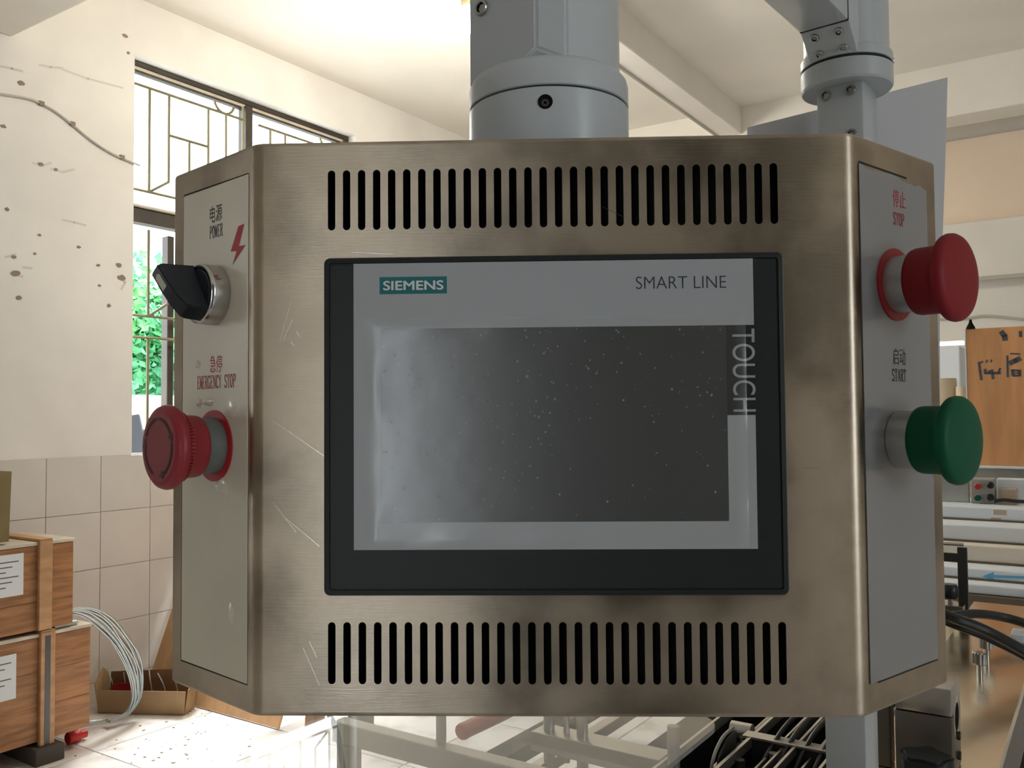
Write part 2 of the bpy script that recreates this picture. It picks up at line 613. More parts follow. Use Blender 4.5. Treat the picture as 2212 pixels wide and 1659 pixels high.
def serif_bm(body, o, x, y):
    """serif lettering filling the box from o along x and y"""
    bm = bmesh.new()
    n = len(body)
    cx = V(x) / n
    for i, ch in enumerate(body):
        for pts, wd in GLYPH[ch]:
            stroke(bm, [(p[0] * 0.92 + 0.04, p[1]) for p in pts], wd, V(o) + cx * i, cx, V(y) / 2)
    return bm

# ================================================================== THE ROOM
TL, TR, SB, SF, ZC = -4.0, 4.5, 6.5, -4.5, 3.64      # left wall, right wall, back wall, rear wall, ceiling
TH = 0.24


def slab_with_holes(a0, a1, b0, b1, holes, o, ax, bx, nx, th):
    """wall plate spanning a0..a1 along ax and b0..b1 along bx with rectangular openings, th thick along nx"""
    As = sorted({a0, a1} | {h[0] for h in holes} | {h[1] for h in holes})
    Bs = sorted({b0, b1} | {h[2] for h in holes} | {h[3] for h in holes})
    bm = bmesh.new()
    vert = {}

    def vt(i, j, k):
        if (i, j, k) not in vert:
            vert[(i, j, k)] = bm.verts.new(V(o) + ax * As[i] + bx * Bs[j] + nx * (th * k))
        return vert[(i, j, k)]
    solid = {}
    for i in range(len(As) - 1):
        for j in range(len(Bs) - 1):
            ca, cb = (As[i] + As[i + 1]) / 2, (Bs[j] + Bs[j + 1]) / 2
            solid[(i, j)] = not any(h[0] < ca < h[1] and h[2] < cb < h[3] for h in holes)
    for (i, j), s_ in solid.items():
        if not s_:
            continue
        for k in (0, 1):
            bm.faces.new([vt(i, j, k), vt(i + 1, j, k), vt(i + 1, j + 1, k), vt(i, j + 1, k)])
        for di, dj, e in ((-1, 0, ((i, j), (i, j + 1))), (1, 0, ((i + 1, j), (i + 1, j + 1))), (0, -1, ((i, j), (i + 1, j))), (0, 1, ((i, j + 1), (i + 1, j + 1)))):
            if not solid.get((i + di, j + dj), False):
                (p, q) = e
                bm.faces.new([vt(*p, 0), vt(*q, 0), vt(*q, 1), vt(*p, 1)])
    bmesh.ops.recalc_face_normals(bm, faces=bm.faces)
    return bm


floor = struct('floor', box((SF, TL, -0.10), (SB, TR, -0.006)), 'floor_grout', 'pale glossy tiled workshop floor with dark joints', origin=(0, 0, 0))
ftile = mesh_of('tile', box((0.003, 0.003, -0.008), (0.597, 0.597, 0.0), bevel=0.0015, seg=1), 'floor_tile')
for i in range(-1, 9):
    for j in range(0, 9):
        p = P(0.025 + 0.6 * i, TL + 0.59 * 0 + 0.01 + 0.6 * j, 0)
        inst('tile', ftile, floor, Matrix.Translation(p))
# the plain rest of the floor (outside the picture) lies level with the tiles
for lo, hi in (((SF, TL, -0.008), (-0.58, TR, 0.0)), ((-0.58, 1.415, -0.008), (SB, TR, 0.0)), ((5.43, TL, -0.008), (SB, 1.415, 0.0))):
    obj('floor_screed', box(lo, hi), 'floor_tile', floor)

bm = bmesh.new()
for k in range(60):                      # swept-up grit and chips lying on the tiles
    u, v = random.gauss(380, 110), random.uniform(1535, 1655)
    p = hit(u, v, UP, 0.0)
    if p.dot(NV) < TL + 0.1:
        continue
    r = random.uniform(0.0015, 0.0042)
    quad_box(bm, p + UP * (r * 0.35), (DV, NV, UP), (r * random.uniform(0.6, 1.6), r * random.uniform(0.6, 1.6), r * 0.35))
bmesh.ops.recalc_face_normals(bm, faces=bm.faces)
grit = obj('floor_grit', bm, 'stain', floor)
grit['kind'] = 'stuff'

WIN = (2.38, 4.04, 1.18, 3.335)
WIN_FILL = (-3.25, -2.35, 1.45, 2.35)
wall_left = struct('wall_left', slab_with_holes(SF, SB, -0.1, ZC, [WIN, WIN_FILL], NV * TL, DV, UP, -NV, TH), 'plaster',
                   'stained white plaster wall with a tiled lower half', origin=(0, 0, 0))
wtile = mesh_of('tile', box((0.0012, 0, 0.0012), (0.2758, 0.007, 0.2788), bevel=0.0012, seg=1), 'wall_tile')
obj('tile_bed', box((SF, TL, 0), (SB, TL + 0.0015, 1.222)), 'grout', wall_left)
for i in range(-4, 16):
    for j in range(5):
        zz = 1.222 - 0.28 * (j + 1)
        if zz < -0.2:
            continue
        inst('tile', wtile, wall_left, Matrix.Translation(P(1.93 + 0.277 * i, TL + 0.0012, max(zz, -0.178))))
# marks on the plaster: nail holes, chips and dark streaks
marks = [(46, 180, 9), (88, 224, 9), (7, 273, 7), (270, 78, 9), (277, 114, 6), (170, 534, 6), (212, 573, 6), (256, 572, 10), (262, 600, 12), (33, 590, 12), (40, 643, 8), (235, 660, 7), (215, 617, 5), (75, 548, 5), (85, 508, 5), (30, 555, 6), (88, 355, 8), (120, 366, 6), (15, 452, 6)]
for (u, v, r) in marks:
    s_, z_ = on_side(u, v, TL)
    n = 9
    rr = r * 0.0024 * 0.55
    pts = [P(s_ + rr * (0.8 + 0.5 * random.random()) * 1.25 * math.cos(2 * math.pi * k / n), TL + 0.0008, z_ + rr * (0.7 + 0.5 * random.random()) * math.sin(2 * math.pi * k / n)) for k in range(n)]
    obj('plaster_chip', prism(pts, NV * 0.0016), 'stain', wall_left)
streaks = [[(85, 140), (110, 145), (135, 147)], [(0, 143), (25, 148), (48, 154)], [(135, 150), (190, 170), (265, 190)], [(70, 352), (92, 358), (110, 352)], [(110, 365), (135, 372), (160, 366)], [(48, 577), (70, 580)], [(30, 592), (50, 598)], [(135, 475), (160, 480), (185, 487)], [(10, 556), (35, 550)], [(262, 625), (270, 610), (262, 600)]]
for st in streaks:
    bmS = bmesh.new()
    stroke(bmS, [on_side(u, v, TL) for u, v in st], 0.011, NV * (TL + 0.0006), DV, UP)
    obj('plaster_streak', bmS, 'stain_faint', wall_left)

# window_1: dark wooden frame, transom, mullions, iron security grille, panes
w1 = bpy.data.objects.new('window_1', None)
COL.objects.link(w1)
w1.location = P(WIN[0], TL - 0.12, WIN[2])
BASE[w1] = w1.location.copy()
w1['kind'] = 'structure'
w1['label'] = 'wide overexposed window with dark wooden frame and iron grille'
FT = TL - 0.085          # frame plane
for nm, lo, hi in (('head', (WIN[0], FT - 0.05, 3.306), (WIN[1], FT + 0.02, 3.335)), ('head_lip', (WIN[0], FT - 0.03, 3.276), (WIN[1], FT + 0.012, 3.289)),
                   ('transom', (WIN[0], FT - 0.06, 2.462), (WIN[1], FT + 0.02, 2.54)),
                   
                   ('bottom_rail', (WIN[0], FT - 0.05, 1.18), (WIN[1], FT + 0.02, 1.225))):
    obj(nm, box(lo, hi, bevel=0.004, seg=1), 'frame_wood', w1)
obj('head_strip', box((WIN[0], FT - 0.04, 3.289), (WIN[1], FT + 0.008, 3.306)), 'wood_top', w1)
obj('transom_lip', box((WIN[0], FT - 0.03, 2.54), (WIN[1], FT + 0.04, 2.556), bevel=0.004, seg=1), 'wood_top', w1)
for s_ in (3.185, 4.014):
    obj('mullion', box((s_ - 0.026, FT - 0.05, 2.5), (s_ + 0.026, FT + 0.025, 3.30), bevel=0.004, seg=1), 'frame_wood', w1)
for s_ in (2.66, 3.185, 4.02):
    obj('casement_stile', box((s_ - 0.02, FT - 0.05, 1.2), (s_ + 0.02, FT + 0.01, 2.42), bevel=0.004, seg=1), 'frame_wood', w1)
for a, b in ((WIN[0], 3.159), (3.211, 3.988)):
    obj('pane', box((a, FT - 0.012, 2.556), (b, FT - 0.008, 3.276)), 'window_glass', w1)
GT = TL - 0.03           # grille plane


def gbar(pts, r=0.0078):
    obj('grille_bar', tube([P(s, GT, z) for s, z in pts], r, 6), 'grille_iron', w1, smooth=True)


def ring2(cs, cz, r, a0, a1, n=12):
    return [(cs + r * math.cos(math.radians(a0 + (a1 - a0) * i / n)), cz + r * math.sin(math.radians(a0 + (a1 - a0) * i / n))) for i in range(n + 1)]


for off in (0.0, 0.83):
    e = min(3.13 + off, WIN[1])
    b0 = WIN[0] + (off and off + 0.02)
    gbar([(b0, 3.19), (e, 3.19)])
    gbar([(b0, 2.625), (e, 2.625)])
    for s_, z0, z1 in ((2.489, 2.625, 3.19), (2.608, 2.70, 3.19), (2.739, 2.625, 2.955), (2.865, 2.70, 3.19), (2.988, 2.625, 3.19), (3.111, 2.625, 3.27)):
        gbar([(s_ + off, z0), (s_ + off, z1)])
    gbar([(2.608 + off, 2.965), (2.865 + off, 2.965)])
    gbar([(2.489 + off, 2.625), (2.608 + off, 2.705)])
    gbar([(2.989 + off, 2.625), (2.865 + off, 2.705)])
    gbar(ring2(2.975 + off, 3.26, 0.07, 190, 350))
    # lower light
    gbar([(b0, 1.955), (e, 1.955)])
    gbar([(b0, 1.84), (e, 1.84)])
    for s_ in (2.489, 2.739, 2.988):
        gbar([(s_ + off, 1.955), (s_ + off, 2.42)])
        gbar([(s_ + off, 1.22), (s_ + off, 1.84)])
    gbar([(2.489 + off, 1.955), (2.608 + off, 2.035)])
    gbar([(2.489 + off, 1.40), (2.988 + off, 1.40)])

ceiling = struct('ceiling', box((SF, TL - TH, ZC), (SB + 0.2, TR + TH, ZC + 0.15)), 'ceiling_paint', 'cream painted concrete ceiling with beams', origin=(0, 0, 0))
obj('beam', box((1.75, -2.09, 3.44), (5.87, -1.93, ZC + 0.02), bevel=0.008), 'ceiling_paint', ceiling)
obj('beam', box((1.15, TL, 3.20), (1.75, TR, ZC + 0.02), bevel=0.008), 'ceiling_paint', ceiling)
obj('beam', box((5.87, TL, 3.30), (6.12, TR, ZC + 0.02), bevel=0.008), 'ceiling_paint', ceiling)
obj('conduit', tube([P(1.76, -2.093, 3.437), P(5.86, -2.093, 3.437)], 0.011, 8), 'cable_grey', ceiling, smooth=True)

# back wall with a small high opening, a band tinted peach for lamp warmth and a concrete lintel
t0, z0 = on_wall(1930, 752, SB)
t1, z1 = on_wall(2083, 733, SB)
W2 = (t0, t1, z0, z1)
wall_back = struct('wall_back', slab_with_holes(TL - TH, TR + TH, -0.1, ZC, [W2], DV * SB, NV, UP, DV, TH), 'plaster_back',
                   'cream plastered far wall with concrete lintels', origin=(0, 0, 0))
w2 = struct('window_2', box((SB + 0.10, W2[0], W2[2]), (SB + 0.105, W2[1], W2[3])), 'window_glass', 'small bright window low in the far wall')
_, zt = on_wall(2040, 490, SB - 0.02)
_, zb = on_wall(2110, 604, SB - 0.10)
trim1 = struct('trim_1', box((SB - 0.02, TL, zt), (SB, TR, 3.31)), 'peach_lamplight', 'band of wall under the beam, lamp warmth put into its peach colour', origin=P(SB, 0, zt))
trim2 = struct('trim_2', box((SB - 0.10, TL, zb), (SB, TR, zt), bevel=0.006), 'plaster_back', 'pale concrete lintel across the far wall', origin=P(SB, 0, zb))
wall_right = struct('wall_right', slab_with_holes(SF, SB, -0.1, ZC, [(-1.25, -0.15, 0.9, 3.0)], NV * TR, DV, UP, NV, TH), 'plaster',
                    'white plaster wall with a long window', origin=(0, 0, 0))
w3 = bpy.data.objects.new('window_3', None)
COL.objects.link(w3)
w3.location = P(-0.70, TR + 0.1, 0.9)
BASE[w3] = w3.location.copy()
w3['kind'] = 'structure'
w3['label'] = 'long window in the right wall'
for s_ in (-1.22, -0.7, -0.18):
    obj('mullion', box((s_ - 0.03, TR + 0.08, 0.9), (s_ + 0.03, TR + 0.14, 3.0)), 'frame_wood', w3)
for z_ in (0.93, 2.3, 2.97):
    obj('window_rail', box((-1.25, TR + 0.085, z_ - 0.03), (-0.15, TR + 0.135, z_ + 0.03)), 'frame_wood', w3)
w4 = bpy.data.objects.new('fill_window', None)  # unseen window added to brighten the left side label
COL.objects.link(w4)
w4.location = P(-2.8, TL - 0.1, 1.45)
BASE[w4] = w4.location.copy()
w4['kind'] = 'structure'
w4['label'] = 'unseen smaller window added in the left wall to light the left label'
for s_ in (-3.22, -2.8, -2.38):
    obj('mullion', box((s_ - 0.03, TL - 0.14, 1.45), (s_ + 0.03, TL - 0.08, 2.35)), 'frame_wood', w4)
for z_ in (1.48, 2.32):
    obj('window_rail', box((-3.25, TL - 0.135, z_ - 0.03), (-2.35, TL - 0.085, z_ + 0.03)), 'frame_wood', w4)
wall_front = struct('wall_front', slab_with_holes(TL - TH, TR + TH, 0, ZC, [(1.42, 2.04, 0.0, 2.3)], DV * SF, NV, UP, -DV, 0.2), 'rear_paint', 'dull painted wall behind the photographer', origin=(0, 0, 0))
d1 = struct('door_1', box((SF - 0.86, 2.05, 0.01), (SF - 0.2, 2.09, 2.28), bevel=0.004), 'frame_wood', 'dark wooden door standing open behind the photographer')
obj('door_handle', tube([P(SF - 0.80, 1.99, 1.05), P(SF - 0.80, 2.06, 1.05)], 0.01, 8), 'bolt_steel', d1)

# daylight portals: they only guide the sky's light through the two big openings
for nm, c, n, sx, sy in (('window_portal', P(3.21, TL - TH - 0.02, 2.26), NV, 1.66, 2.16), ('window_portal', P(-0.70, TR + TH + 0.02, 1.95), -NV, 1.1, 2.1), ('window_portal', P(-2.8, TL - TH - 0.02, 1.9), NV, 0.9, 0.9), ('door_portal', P(SF - 0.24, 1.73, 1.15), DV, 0.62, 2.3)):
    ld = bpy.data.lights.new(nm, 'AREA')
    ld.shape = 'RECTANGLE'
    ld.size, ld.size_y = sx, sy
    ld.cycles.is_portal = True
    lo_ = bpy.data.objects.new(nm, ld)
    COL.objects.link(lo_)
    zax = -n
    yax = UP
    xax = yax.cross(zax)
    lo_.matrix_world = frame(c, xax, yax, zax)

# outside
ground = struct('ground', box((-12, -30, -0.25), (25, TL - TH, -0.12)), 'yard', 'pale sunlit yard outside the window', origin=(0, 0, 0))
gw = tag(obj('garden_wall', box((1.0, -6.35, -0.12), (13, -6.2, 1.60), bevel=0.02), 'white_render'), 'bright white garden wall seen low through the window', 'wall')
tp = bmesh.new()
s_, z_ = on_side(290, 935, -5.4)
s2, z2 = on_side(312, 892, -5.4)
tag(obj('tarpaulin_pile', prism([P(s_ - 0.3, -5.4, -0.12), P(s2 + 0.25, -5.4, -0.12), P(s2 + 0.2, -5.4, z_), P(s2, -5.4, z_ + 0.02), P(s_ + 0.05, -5.4, z2), P(s_ - 0.3, -5.4, z2 - 0.05)], NV * -0.5, bevel=0.02), 'blue_tarp'),
    'dark blue covered pile outside the window', 'tarpaulin')


def shrub(s, t, z0, rx, rz, n, m, label):
    root = thing('leafy_shrub', label, 'shrub', P(s, t, -0.12), 'shrubs behind the garden wall')
    bm = tube(spline([P(s, t, -0.12), P(s + 0.04, t, 0.8), P(s - 0.05, t - 0.05, z0)]), 0.05, 8)
    obj('trunk', bm, 'bark', root)
    bm = bmesh.new()
    lumps = [(random.uniform(-1, 1) * rx * 0.7, random.uniform(-1, 1) * rx * 0.5, random.uniform(-1, 1) * rz * 0.75, random.uniform(0.25, 0.5) * rx) for _ in range(16)]
    for _ in range(n):
        lx, ly, lz, lr = random.choice(lumps)
        d = V((random.gauss(0, 1), random.gauss(0, 1), random.gauss(0, 1))).normalized() * lr * random.uniform(0.6, 1.05)
        c = P(s + lx, t + ly, z0 + lz) + d
        a = V((random.gauss(0, 1), random.gauss(0, 1), random.gauss(0, 1) - 0.5)).normalized()
        b = a.cross(V((random.gauss(0, 1), random.gauss(0, 1), random.gauss(0, 1)))).normalized()
        L = random.uniform(0.07, 0.13)
        wv = b * (L * 0.33)
        nn = a.cross(b) * (L * 0.12)
        p0, p1, p2, p3 = c, c + a * (L * 0.5) + wv + nn, c + a * L, c + a * (L * 0.5) - wv + nn
        q = [bm.verts.new(p) for p in (p0, p1, p2, p3)]
        bm.faces.new((q[0], q[1], q[2]))
        bm.faces.new((q[0], q[2], q[3]))
    fo = obj('foliage', bm, m, root)
    fo['kind'] = 'stuff'


shrub(3.6, -6.9, 2.2, 0.75, 0.55, 4200, 'leaf_light', 'light green leafy shrub at the left edge of the window')
shrub(4.5, -7.1, 2.0, 0.8, 0.55, 4200, 'leaf', 'dark blue green leafy shrub low behind the grille')
shrub(5.5, -7.4, 2.3, 0.9, 0.5, 4200, 'leaf_light', 'light green leafy shrub beside the dark steel box edge')
shrub(4.4, -8.4, 2.7, 1.0, 0.4, 3600, 'leaf', 'tall dark green shrub just under the window transom')

# ================================================================== THE CONTROL BOX
box_root = thing('control_box', 'brushed stainless steel control box with touch panel and push buttons', 'control box', (0, 0.055, ZP - 0.132))
HX, HB, DEP, BACK, HZ = 0.197, 0.137, 0.052, 0.112, 0.132


def corner(p, q, r_, rad, n=6):
    """rounded corner at q between p and r_ (2-D)"""
    p, q, r_ = V((*p, 0)), V((*q, 0)), V((*r_, 0))
    a, b = (p - q).normalized(), (r_ - q).normalized()
    ang = a.angle(b)
    d = rad / math.tan(ang / 2)
    t0_, t1_ = q + a * d, q + b * d
    c = q + (a + b).normalized() * (rad / math.sin(ang / 2))
    v0, v1 = t0_ - c, t1_ - c
    out = []
    for i in range(n + 1):
        k = i / n
        w_ = v0.normalized().slerp(v1.normalized(), k) if True else None
        out.append(tuple((c + w_ * rad)[:2]))
    return out


def housing():
    base = [(-HX, BACK), (-HX, DEP), (-HB, 0), (HB, 0), (HX, DEP), (HX, BACK)]
    prof = [base[0]]
    prof += corner(base[0], base[1], base[2], 0.003, 4)
    prof += corner(base[1], base[2], base[3], 0.011, 8)
    iL = len(prof) - 1
    iR = len(prof)
    prof += corner(base[2], base[3], base[4], 0.011, 8)
    prof += corner(base[3], base[4], base[5], 0.003, 4)
    prof += [base[5]]
    N = len(prof)
    # rings bottom to top with a small rounded edge
    E_ = 0.0022
    rows = []
    for k in range(4):
        a = math.pi / 2 * k / 3
        rows.append((-HZ + E_ * (1 - math.sin(a)), E_ * (1 - math.cos(a))))
    rows = [(-HZ + E_ - E_ * math.cos(math.pi / 2 * k / 3), E_ * (1 - math.sin(math.pi / 2 * k / 3))) for k in range(4)]
    rows = rows + [(-z, i) for z, i in reversed(rows)]
    bm = bmesh.new()
    # outward normals of the profile for insetting
    nrm = []
    for i in range(N):
        p, q = V((*prof[i - 1], 0)) if i else V((*prof[0], 0)) + V((0, 1, 0)), V((*prof[(i + 1) % N], 0)) if i < N - 1 else V((*prof[-1], 0)) + V((0, 1, 0))
        if i == 0:
            nrm.append(V((-1, 0, 0)))
        elif i == N - 1:
            nrm.append(V((1, 0, 0)))
        else:
            d = (q - p).normalized()
            nrm.append(V((d.y, -d.x, 0)))
    rings = []
    for z, ins in rows:
        rings.append([bm.verts.new((prof[i][0] - nrm[i].x * ins, prof[i][1] - nrm[i].y * ins, ZP + z)) for i in range(N)])
    mid = 3        # index of the long straight span between row 3 and row 4
    for r in range(len(rows) - 1):
        for i in range(N - 1):
            if r == mid and i == iL:
                continue
            bm.faces.new((rings[r][i], rings[r][i + 1], rings[r + 1][i + 1], rings[r + 1][i]))
    bm.faces.new(rings[0])
    bm.faces.new(rings[-1])
    for r in range(len(rows) - 1):
        bm.faces.new((rings[r][0], rings[r + 1][0], rings[r + 1][-1], rings[r][-1]))
    # the flat front with two rows of 30 slots
    xl, xr = prof[iL][0], prof[iR][0]
    zl, zh = rows[3][0], rows[4][0]

    def q(x0, x1, z0_, z1_):
        if x1 - x0 > 1e-6 and z1_ - z0_ > 1e-6:
            bm.faces.new([bm.verts.new((x, 0, ZP + z)) for x, z in ((x0, z0_), (x1, z0_), (x1, z1_), (x0, z1_))])
    c0, c1 = -0.105, 0.105
    q(xl, c0, zl, zh)
    q(c1, xr, zl, zh)
    q(c0, c1, zl, -0.121)
    q(c0, c1, -0.086, 0.086)
    q(c0, c1, 0.122, zh)
    for (za, zb_, sa, sb) in ((0.086, 0.122, 0.0902, 0.1182), (-0.121, -0.086, -0.1172, -0.0893)):
        for k in range(30):
            cx_ = -0.1015 + 0.007 * k
            x0, x1 = cx_ - 0.0035, cx_ + 0.0035
            r = 0.00172
            arcL = [(cx_ + r * math.cos(a), sb - r + r * math.sin(a)) for a in [math.pi / 2 + math.pi / 2 * i / 5 for i in range(6)]] + \
                   [(cx_ + r * math.cos(a), sa + r + r * math.sin(a)) for a in [math.pi + math.pi / 2 * i / 5 for i in range(6)]]
            arcR = [(2 * cx_ - x, z) for x, z in arcL]
            for arc, xs in ((arcL, x0), (arcR, x1)):
                pts = [(cx_, zb_)] + arc + [(cx_, za), (xs, za), (xs, zb_)]
                bm.faces.new([bm.verts.new((x, 0, ZP + z)) for x, z in pts])
                for a, b in zip(arc, arc[1:]):
                    bm.faces.new([bm.verts.new((a[0], 0, ZP + a[1])), bm.verts.new((b[0], 0, ZP + b[1])), bm.verts.new((b[0], 0.0018, ZP + b[1])), bm.verts.new((a[0], 0.0018, ZP + a[1]))])
    bmesh.ops.remove_doubles(bm, verts=bm.verts, dist=1e-6)
    bmesh.ops.recalc_face_normals(bm, faces=bm.faces)
    return bm


obj('housing', housing(), 'steel', box_root, smooth=True, angle=30)
obj('slot_shade_plate', box((-0.125, 0.012, ZP - 0.125), (0.125, 0.016, ZP + 0.125), WORLD), 'dark_inside', box_root)  # black plate added behind the slots so they read as dark

# scratches in the brushed finish
bm = bmesh.new()
for (u0, v0, u1, v1) in ((604, 740, 628, 655), (612, 735, 632, 690), (640, 716, 648, 728), (628, 738, 636, 748), (585, 905, 700, 985), (618, 1120, 690, 1180), (590, 1085, 640, 1150), (655, 1400, 690, 1480), (668, 1385, 684, 1420), (1745, 850, 1775, 853), (1735, 1010, 1768, 1012), (1300, 446, 1350, 470), (760, 545, 850, 549), (1720, 745, 1790, 760), (1730, 762, 1800, 790), (1735, 775, 1805, 812)):
    a, b = hit(u0, v0, V((0, 1, 0)), -0.00012), hit(u1, v1, V((0, 1, 0)), -0.00012)
    stroke(bm, [(a.x, a.z), (b.x, b.z)], 0.00014, V((0, -0.00012, 0)), V((1, 0, 0)), V((0, 0, 1)))
sc_ = obj('scratch_marks', bm, 'chrome', box_root)
sc_['kind'] = 'stuff'

# ---- touch panel
X, Y, Z = WORLD


def front(x, z, y=0.0):
    return V((x, y, ZP + z))


def rrect(hx, hz, r, n=5):
    out = []
    for cx_, cz_, a0 in ((hx - r, hz - r, 0), (-hx + r, hz - r, 90), (-hx + r, -hz + r, 180), (hx - r, -hz + r, 270)):
        for i in range(n + 1):
            a = math.radians(a0 + 90 * i / n)
            out.append((cx_ + r * math.cos(a), cz_ + r * math.sin(a)))
    return out


def bezel():
    bm = bmesh.new()
    loops = []
    for hx, hz, r, y in ((0.1043, 0.0768, 0.0028, 0.001), (0.1043, 0.0768, 0.0028, -0.0028), (0.1036, 0.0761, 0.0024, -0.0042), (0.1016, 0.0741, 0.0012, -0.0044), (0.1014, 0.0739, 0.0010, -0.0036), (0.1009, 0.0734, 0.0010, -0.0036), (0.1007, 0.0732, 0.0010, -0.0042)):
        loops.append([bm.verts.new(front(x, z, y)) for x, z in rrect(hx, hz, r)])
    n = len(loops[0])
    for a, b in zip(loops, loops[1:]):
        for i in range(n):
            bm.faces.new((a[i], a[(i + 1) % n], b[(i + 1) % n], b[i]))
    bm.faces.new(loops[-1])
    bmesh.ops.recalc_face_normals(bm, faces=bm.faces)
    return bm


hmi = obj('touch_panel', bezel(), 'bezel', box_root, smooth=True, angle=25)
hmi['label'] = 'black framed touch screen panel'
FY = -0.0043
# pale printed front: a frame around the screen, cut away at the right for the black TOUCH field
bm = bmesh.new()
for x0, x1, z0_, z1_ in ((-0.0904, 0.0904, 0.0438, 0.0738), (-0.0904, -0.0778, -0.0437, 0.0438), (-0.0904, 0.0904, -0.0561, -0.0437), (0.0778, 0.0904, -0.0437, 0.0034)):
    poly_flat(bm, [front(x0, z0_, FY), front(x1, z0_, FY), front(x1, z1_, FY), front(x0, z1_, FY)])
obj('printed_front', bm, 'face_white', hmi)
obj('screen', prism([front(x, z, FY + 0.0001) for x, z in rrect(0.0779, 0.04375, 0.0009)], (0, -0.0002, 0)), 'lcd', hmi)
# specks of dust and air bubbles caught under the film
bm = bmesh.new()
for _ in range(900):
    x = random.uniform(-0.077, 0.077)
    z = random.uniform(-0.043, 0.043)
    if random.random() > (0.85 if z > 0.0 else 0.45) * (0.9 if x < 0 else 0.55):
        continue
    r = random.choice((0.00012, 0.00016, 0.0002, 0.0003, 0.00045)) * random.uniform(0.7, 1.3)
    n = 7
    poly_flat(bm, [front(x + r * math.cos(2 * math.pi * k / n) * random.uniform(0.6, 1.2), z + r * math.sin(2 * math.pi * k / n) * random.uniform(0.7, 1.6), FY - 0.00022) for k in range(n)])
sp = obj('dust_specks', bm, 'speck', hmi)
sp['kind'] = 'stuff'
obj('touch_field', prism([front(x, z, FY) for x, z in ((0.0781, 0.0034), (0.0904, 0.0034), (0.0904, 0.0437), (0.0781, 0.0437))], (0, -0.0001, 0)), 'face_black', hmi)
obj('touch_lettering', text_bm('TOUCH', front(0.0805, 0.0421, FY - 0.00025), (0, 0, -0.0372), (0.0101, 0, 0), 0.0), 'print_grey', hmi)
obj('logo_field', prism([front(x, z, FY) for x, z in ((-0.0784, 0.0597), (-0.0477, 0.0597), (-0.0477, 0.0675), (-0.0784, 0.0675))], (0, -0.0001, 0)), 'teal', hmi)
obj('logo_lettering', text_bm('SIEMENS', front(-0.0766, 0.0615, FY - 0.0002), (0.0272, 0, 0), (0, 0, 0.0041), 0.0, fat=0.00019), 'print_white', hmi)
obj('model_lettering', text_bm('SMART LINE', front(0.0379, 0.0606, FY - 0.0001), (0.0404, 0, 0), (0, 0, 0.0056), -0.012), 'print_black', hmi)


# wrinkled protective film over the screen
def film():
    bm = bmesh.new()
    nx_, nz_ = 60, 36
    x0, x1, z0_, z1_ = -0.0853, 0.0866, -0.0553, 0.0487
    grid = []
    for j in range(nz_ + 1):
        row = []
        for i in range(nx_ + 1):
            x = x0 + (x1 - x0) * i / nx_
            z = z0_ + (z1_ - z0_) * j / nz_
            e = min(x - x0, x1 - x, z - z0_, z1_ - z)
            h = 0.0009 + 0.00035 * math.sin(x * 160 + 2.0 * math.sin(z * 90)) * max(0, 1 - e / 0.012) 
            if e < 0.001:
                h = 0.0003
            row.append(bm.verts.new(front(x, z, FY - h)))
        grid.append(row)
    for j in range(nz_):
        for i in range(nx_):
            bm.faces.new((grid[j][i], grid[j][i + 1], grid[j + 1][i + 1], grid[j + 1][i]))
    return bm


obj('protective_film', film(), 'film', hmi, smooth=True, angle=80)

# ---- slanted side faces: frame of reference u (away from the front bend), z, out
LCH = math.hypot(0.060, 0.052)


def side(sd, u, z, out=0.0):
    n = V((sd * 0.052, -0.060, 0)) / LCH
    t = V((sd * 0.060, 0.052, 0)) / LCH
    return V((sd * HB, 0, ZP + z)) + t * u + n * out


def sidevec(sd):
    return V((sd * 0.060, 0.052, 0)) / LCH, V((sd * 0.052, -0.060, 0)) / LCH


def plate(sd, u0, u1, z0_, z1_, ragged):
    bm = bmesh.new()
    tv, nv_ = sidevec(sd)
    pts = [(u0, z0_), (u1, z0_), (u1, z1_)]
    if ragged:
        pts = [(u0, z0_)] + [(u0 + (u1 - u0) * k / 14, z0_ + random.uniform(0, 0.0006)) for k in range(1, 14)] + [(u1, z0_), (u1, z1_ - 0.003)]
        pts += [(u1 + (u0 - u1) * k / 20, z1_ - (0.0022 if k < 9 else 0.0012) + random.uniform(-0.0007, 0.0007)) for k in range(0, 20)]
    pts += [(u0, z1_)]
    return prism([side(sd, u, z, 0.0001) for u, z in pts], nv_ * 0.0004)


lab_l = obj('label_plate', plate(-1, 0.006, 0.0683, -0.1182, 0.1182, False), 'label_left', box_root)
lab_l['label'] = 'cream adhesive label with POWER and EMERGENCY STOP lettering'
lab_r = obj('label_plate', plate(1, 0.0052, 0.0690, -0.1178, 0.1186, True), 'label_right', box_root)
lab_r['label'] = 'pale grey adhesive label with STOP and START lettering'
# dark gap lines left where the labels do not reach the recess edge
for sd, segs in ((-1, [((0.006, 0.1186), (0.0686, 0.1192), 0.0007), ((0.0688, 0.119), (0.0692, -0.119), 0.0010), ((0.0692, -0.1188), (0.006, -0.1186), 0.0008)]),
                 (1, [((0.0055, 0.1192), (0.05, 0.1188), 0.0009), ((0.012, -0.1184), (0.0695, -0.1182), 0.0006)])):
    for (a, b, wd) in segs:
        tv, nv_ = sidevec(sd)
        bm = bmesh.new()
        stroke(bm, [a, b], wd, side(sd, 0, 0, 0.00012), tv, Z)
        obj('label_gap', bm, 'gap_black', lab_l if sd < 0 else lab_r)


def label_text(fn, body, sd, ua, ub, z0_, z1_, m, parent, **kw):
    """lettering on a side label; ua and ub are the u of its left and right ends in the picture"""
    o = side(sd, ua, z0_, 0.0006)
    obj('lettering', fn(body, o, side(sd, ub, z0_, 0.0006) - o, (0, 0, z1_ - z0_), **kw), m, parent)


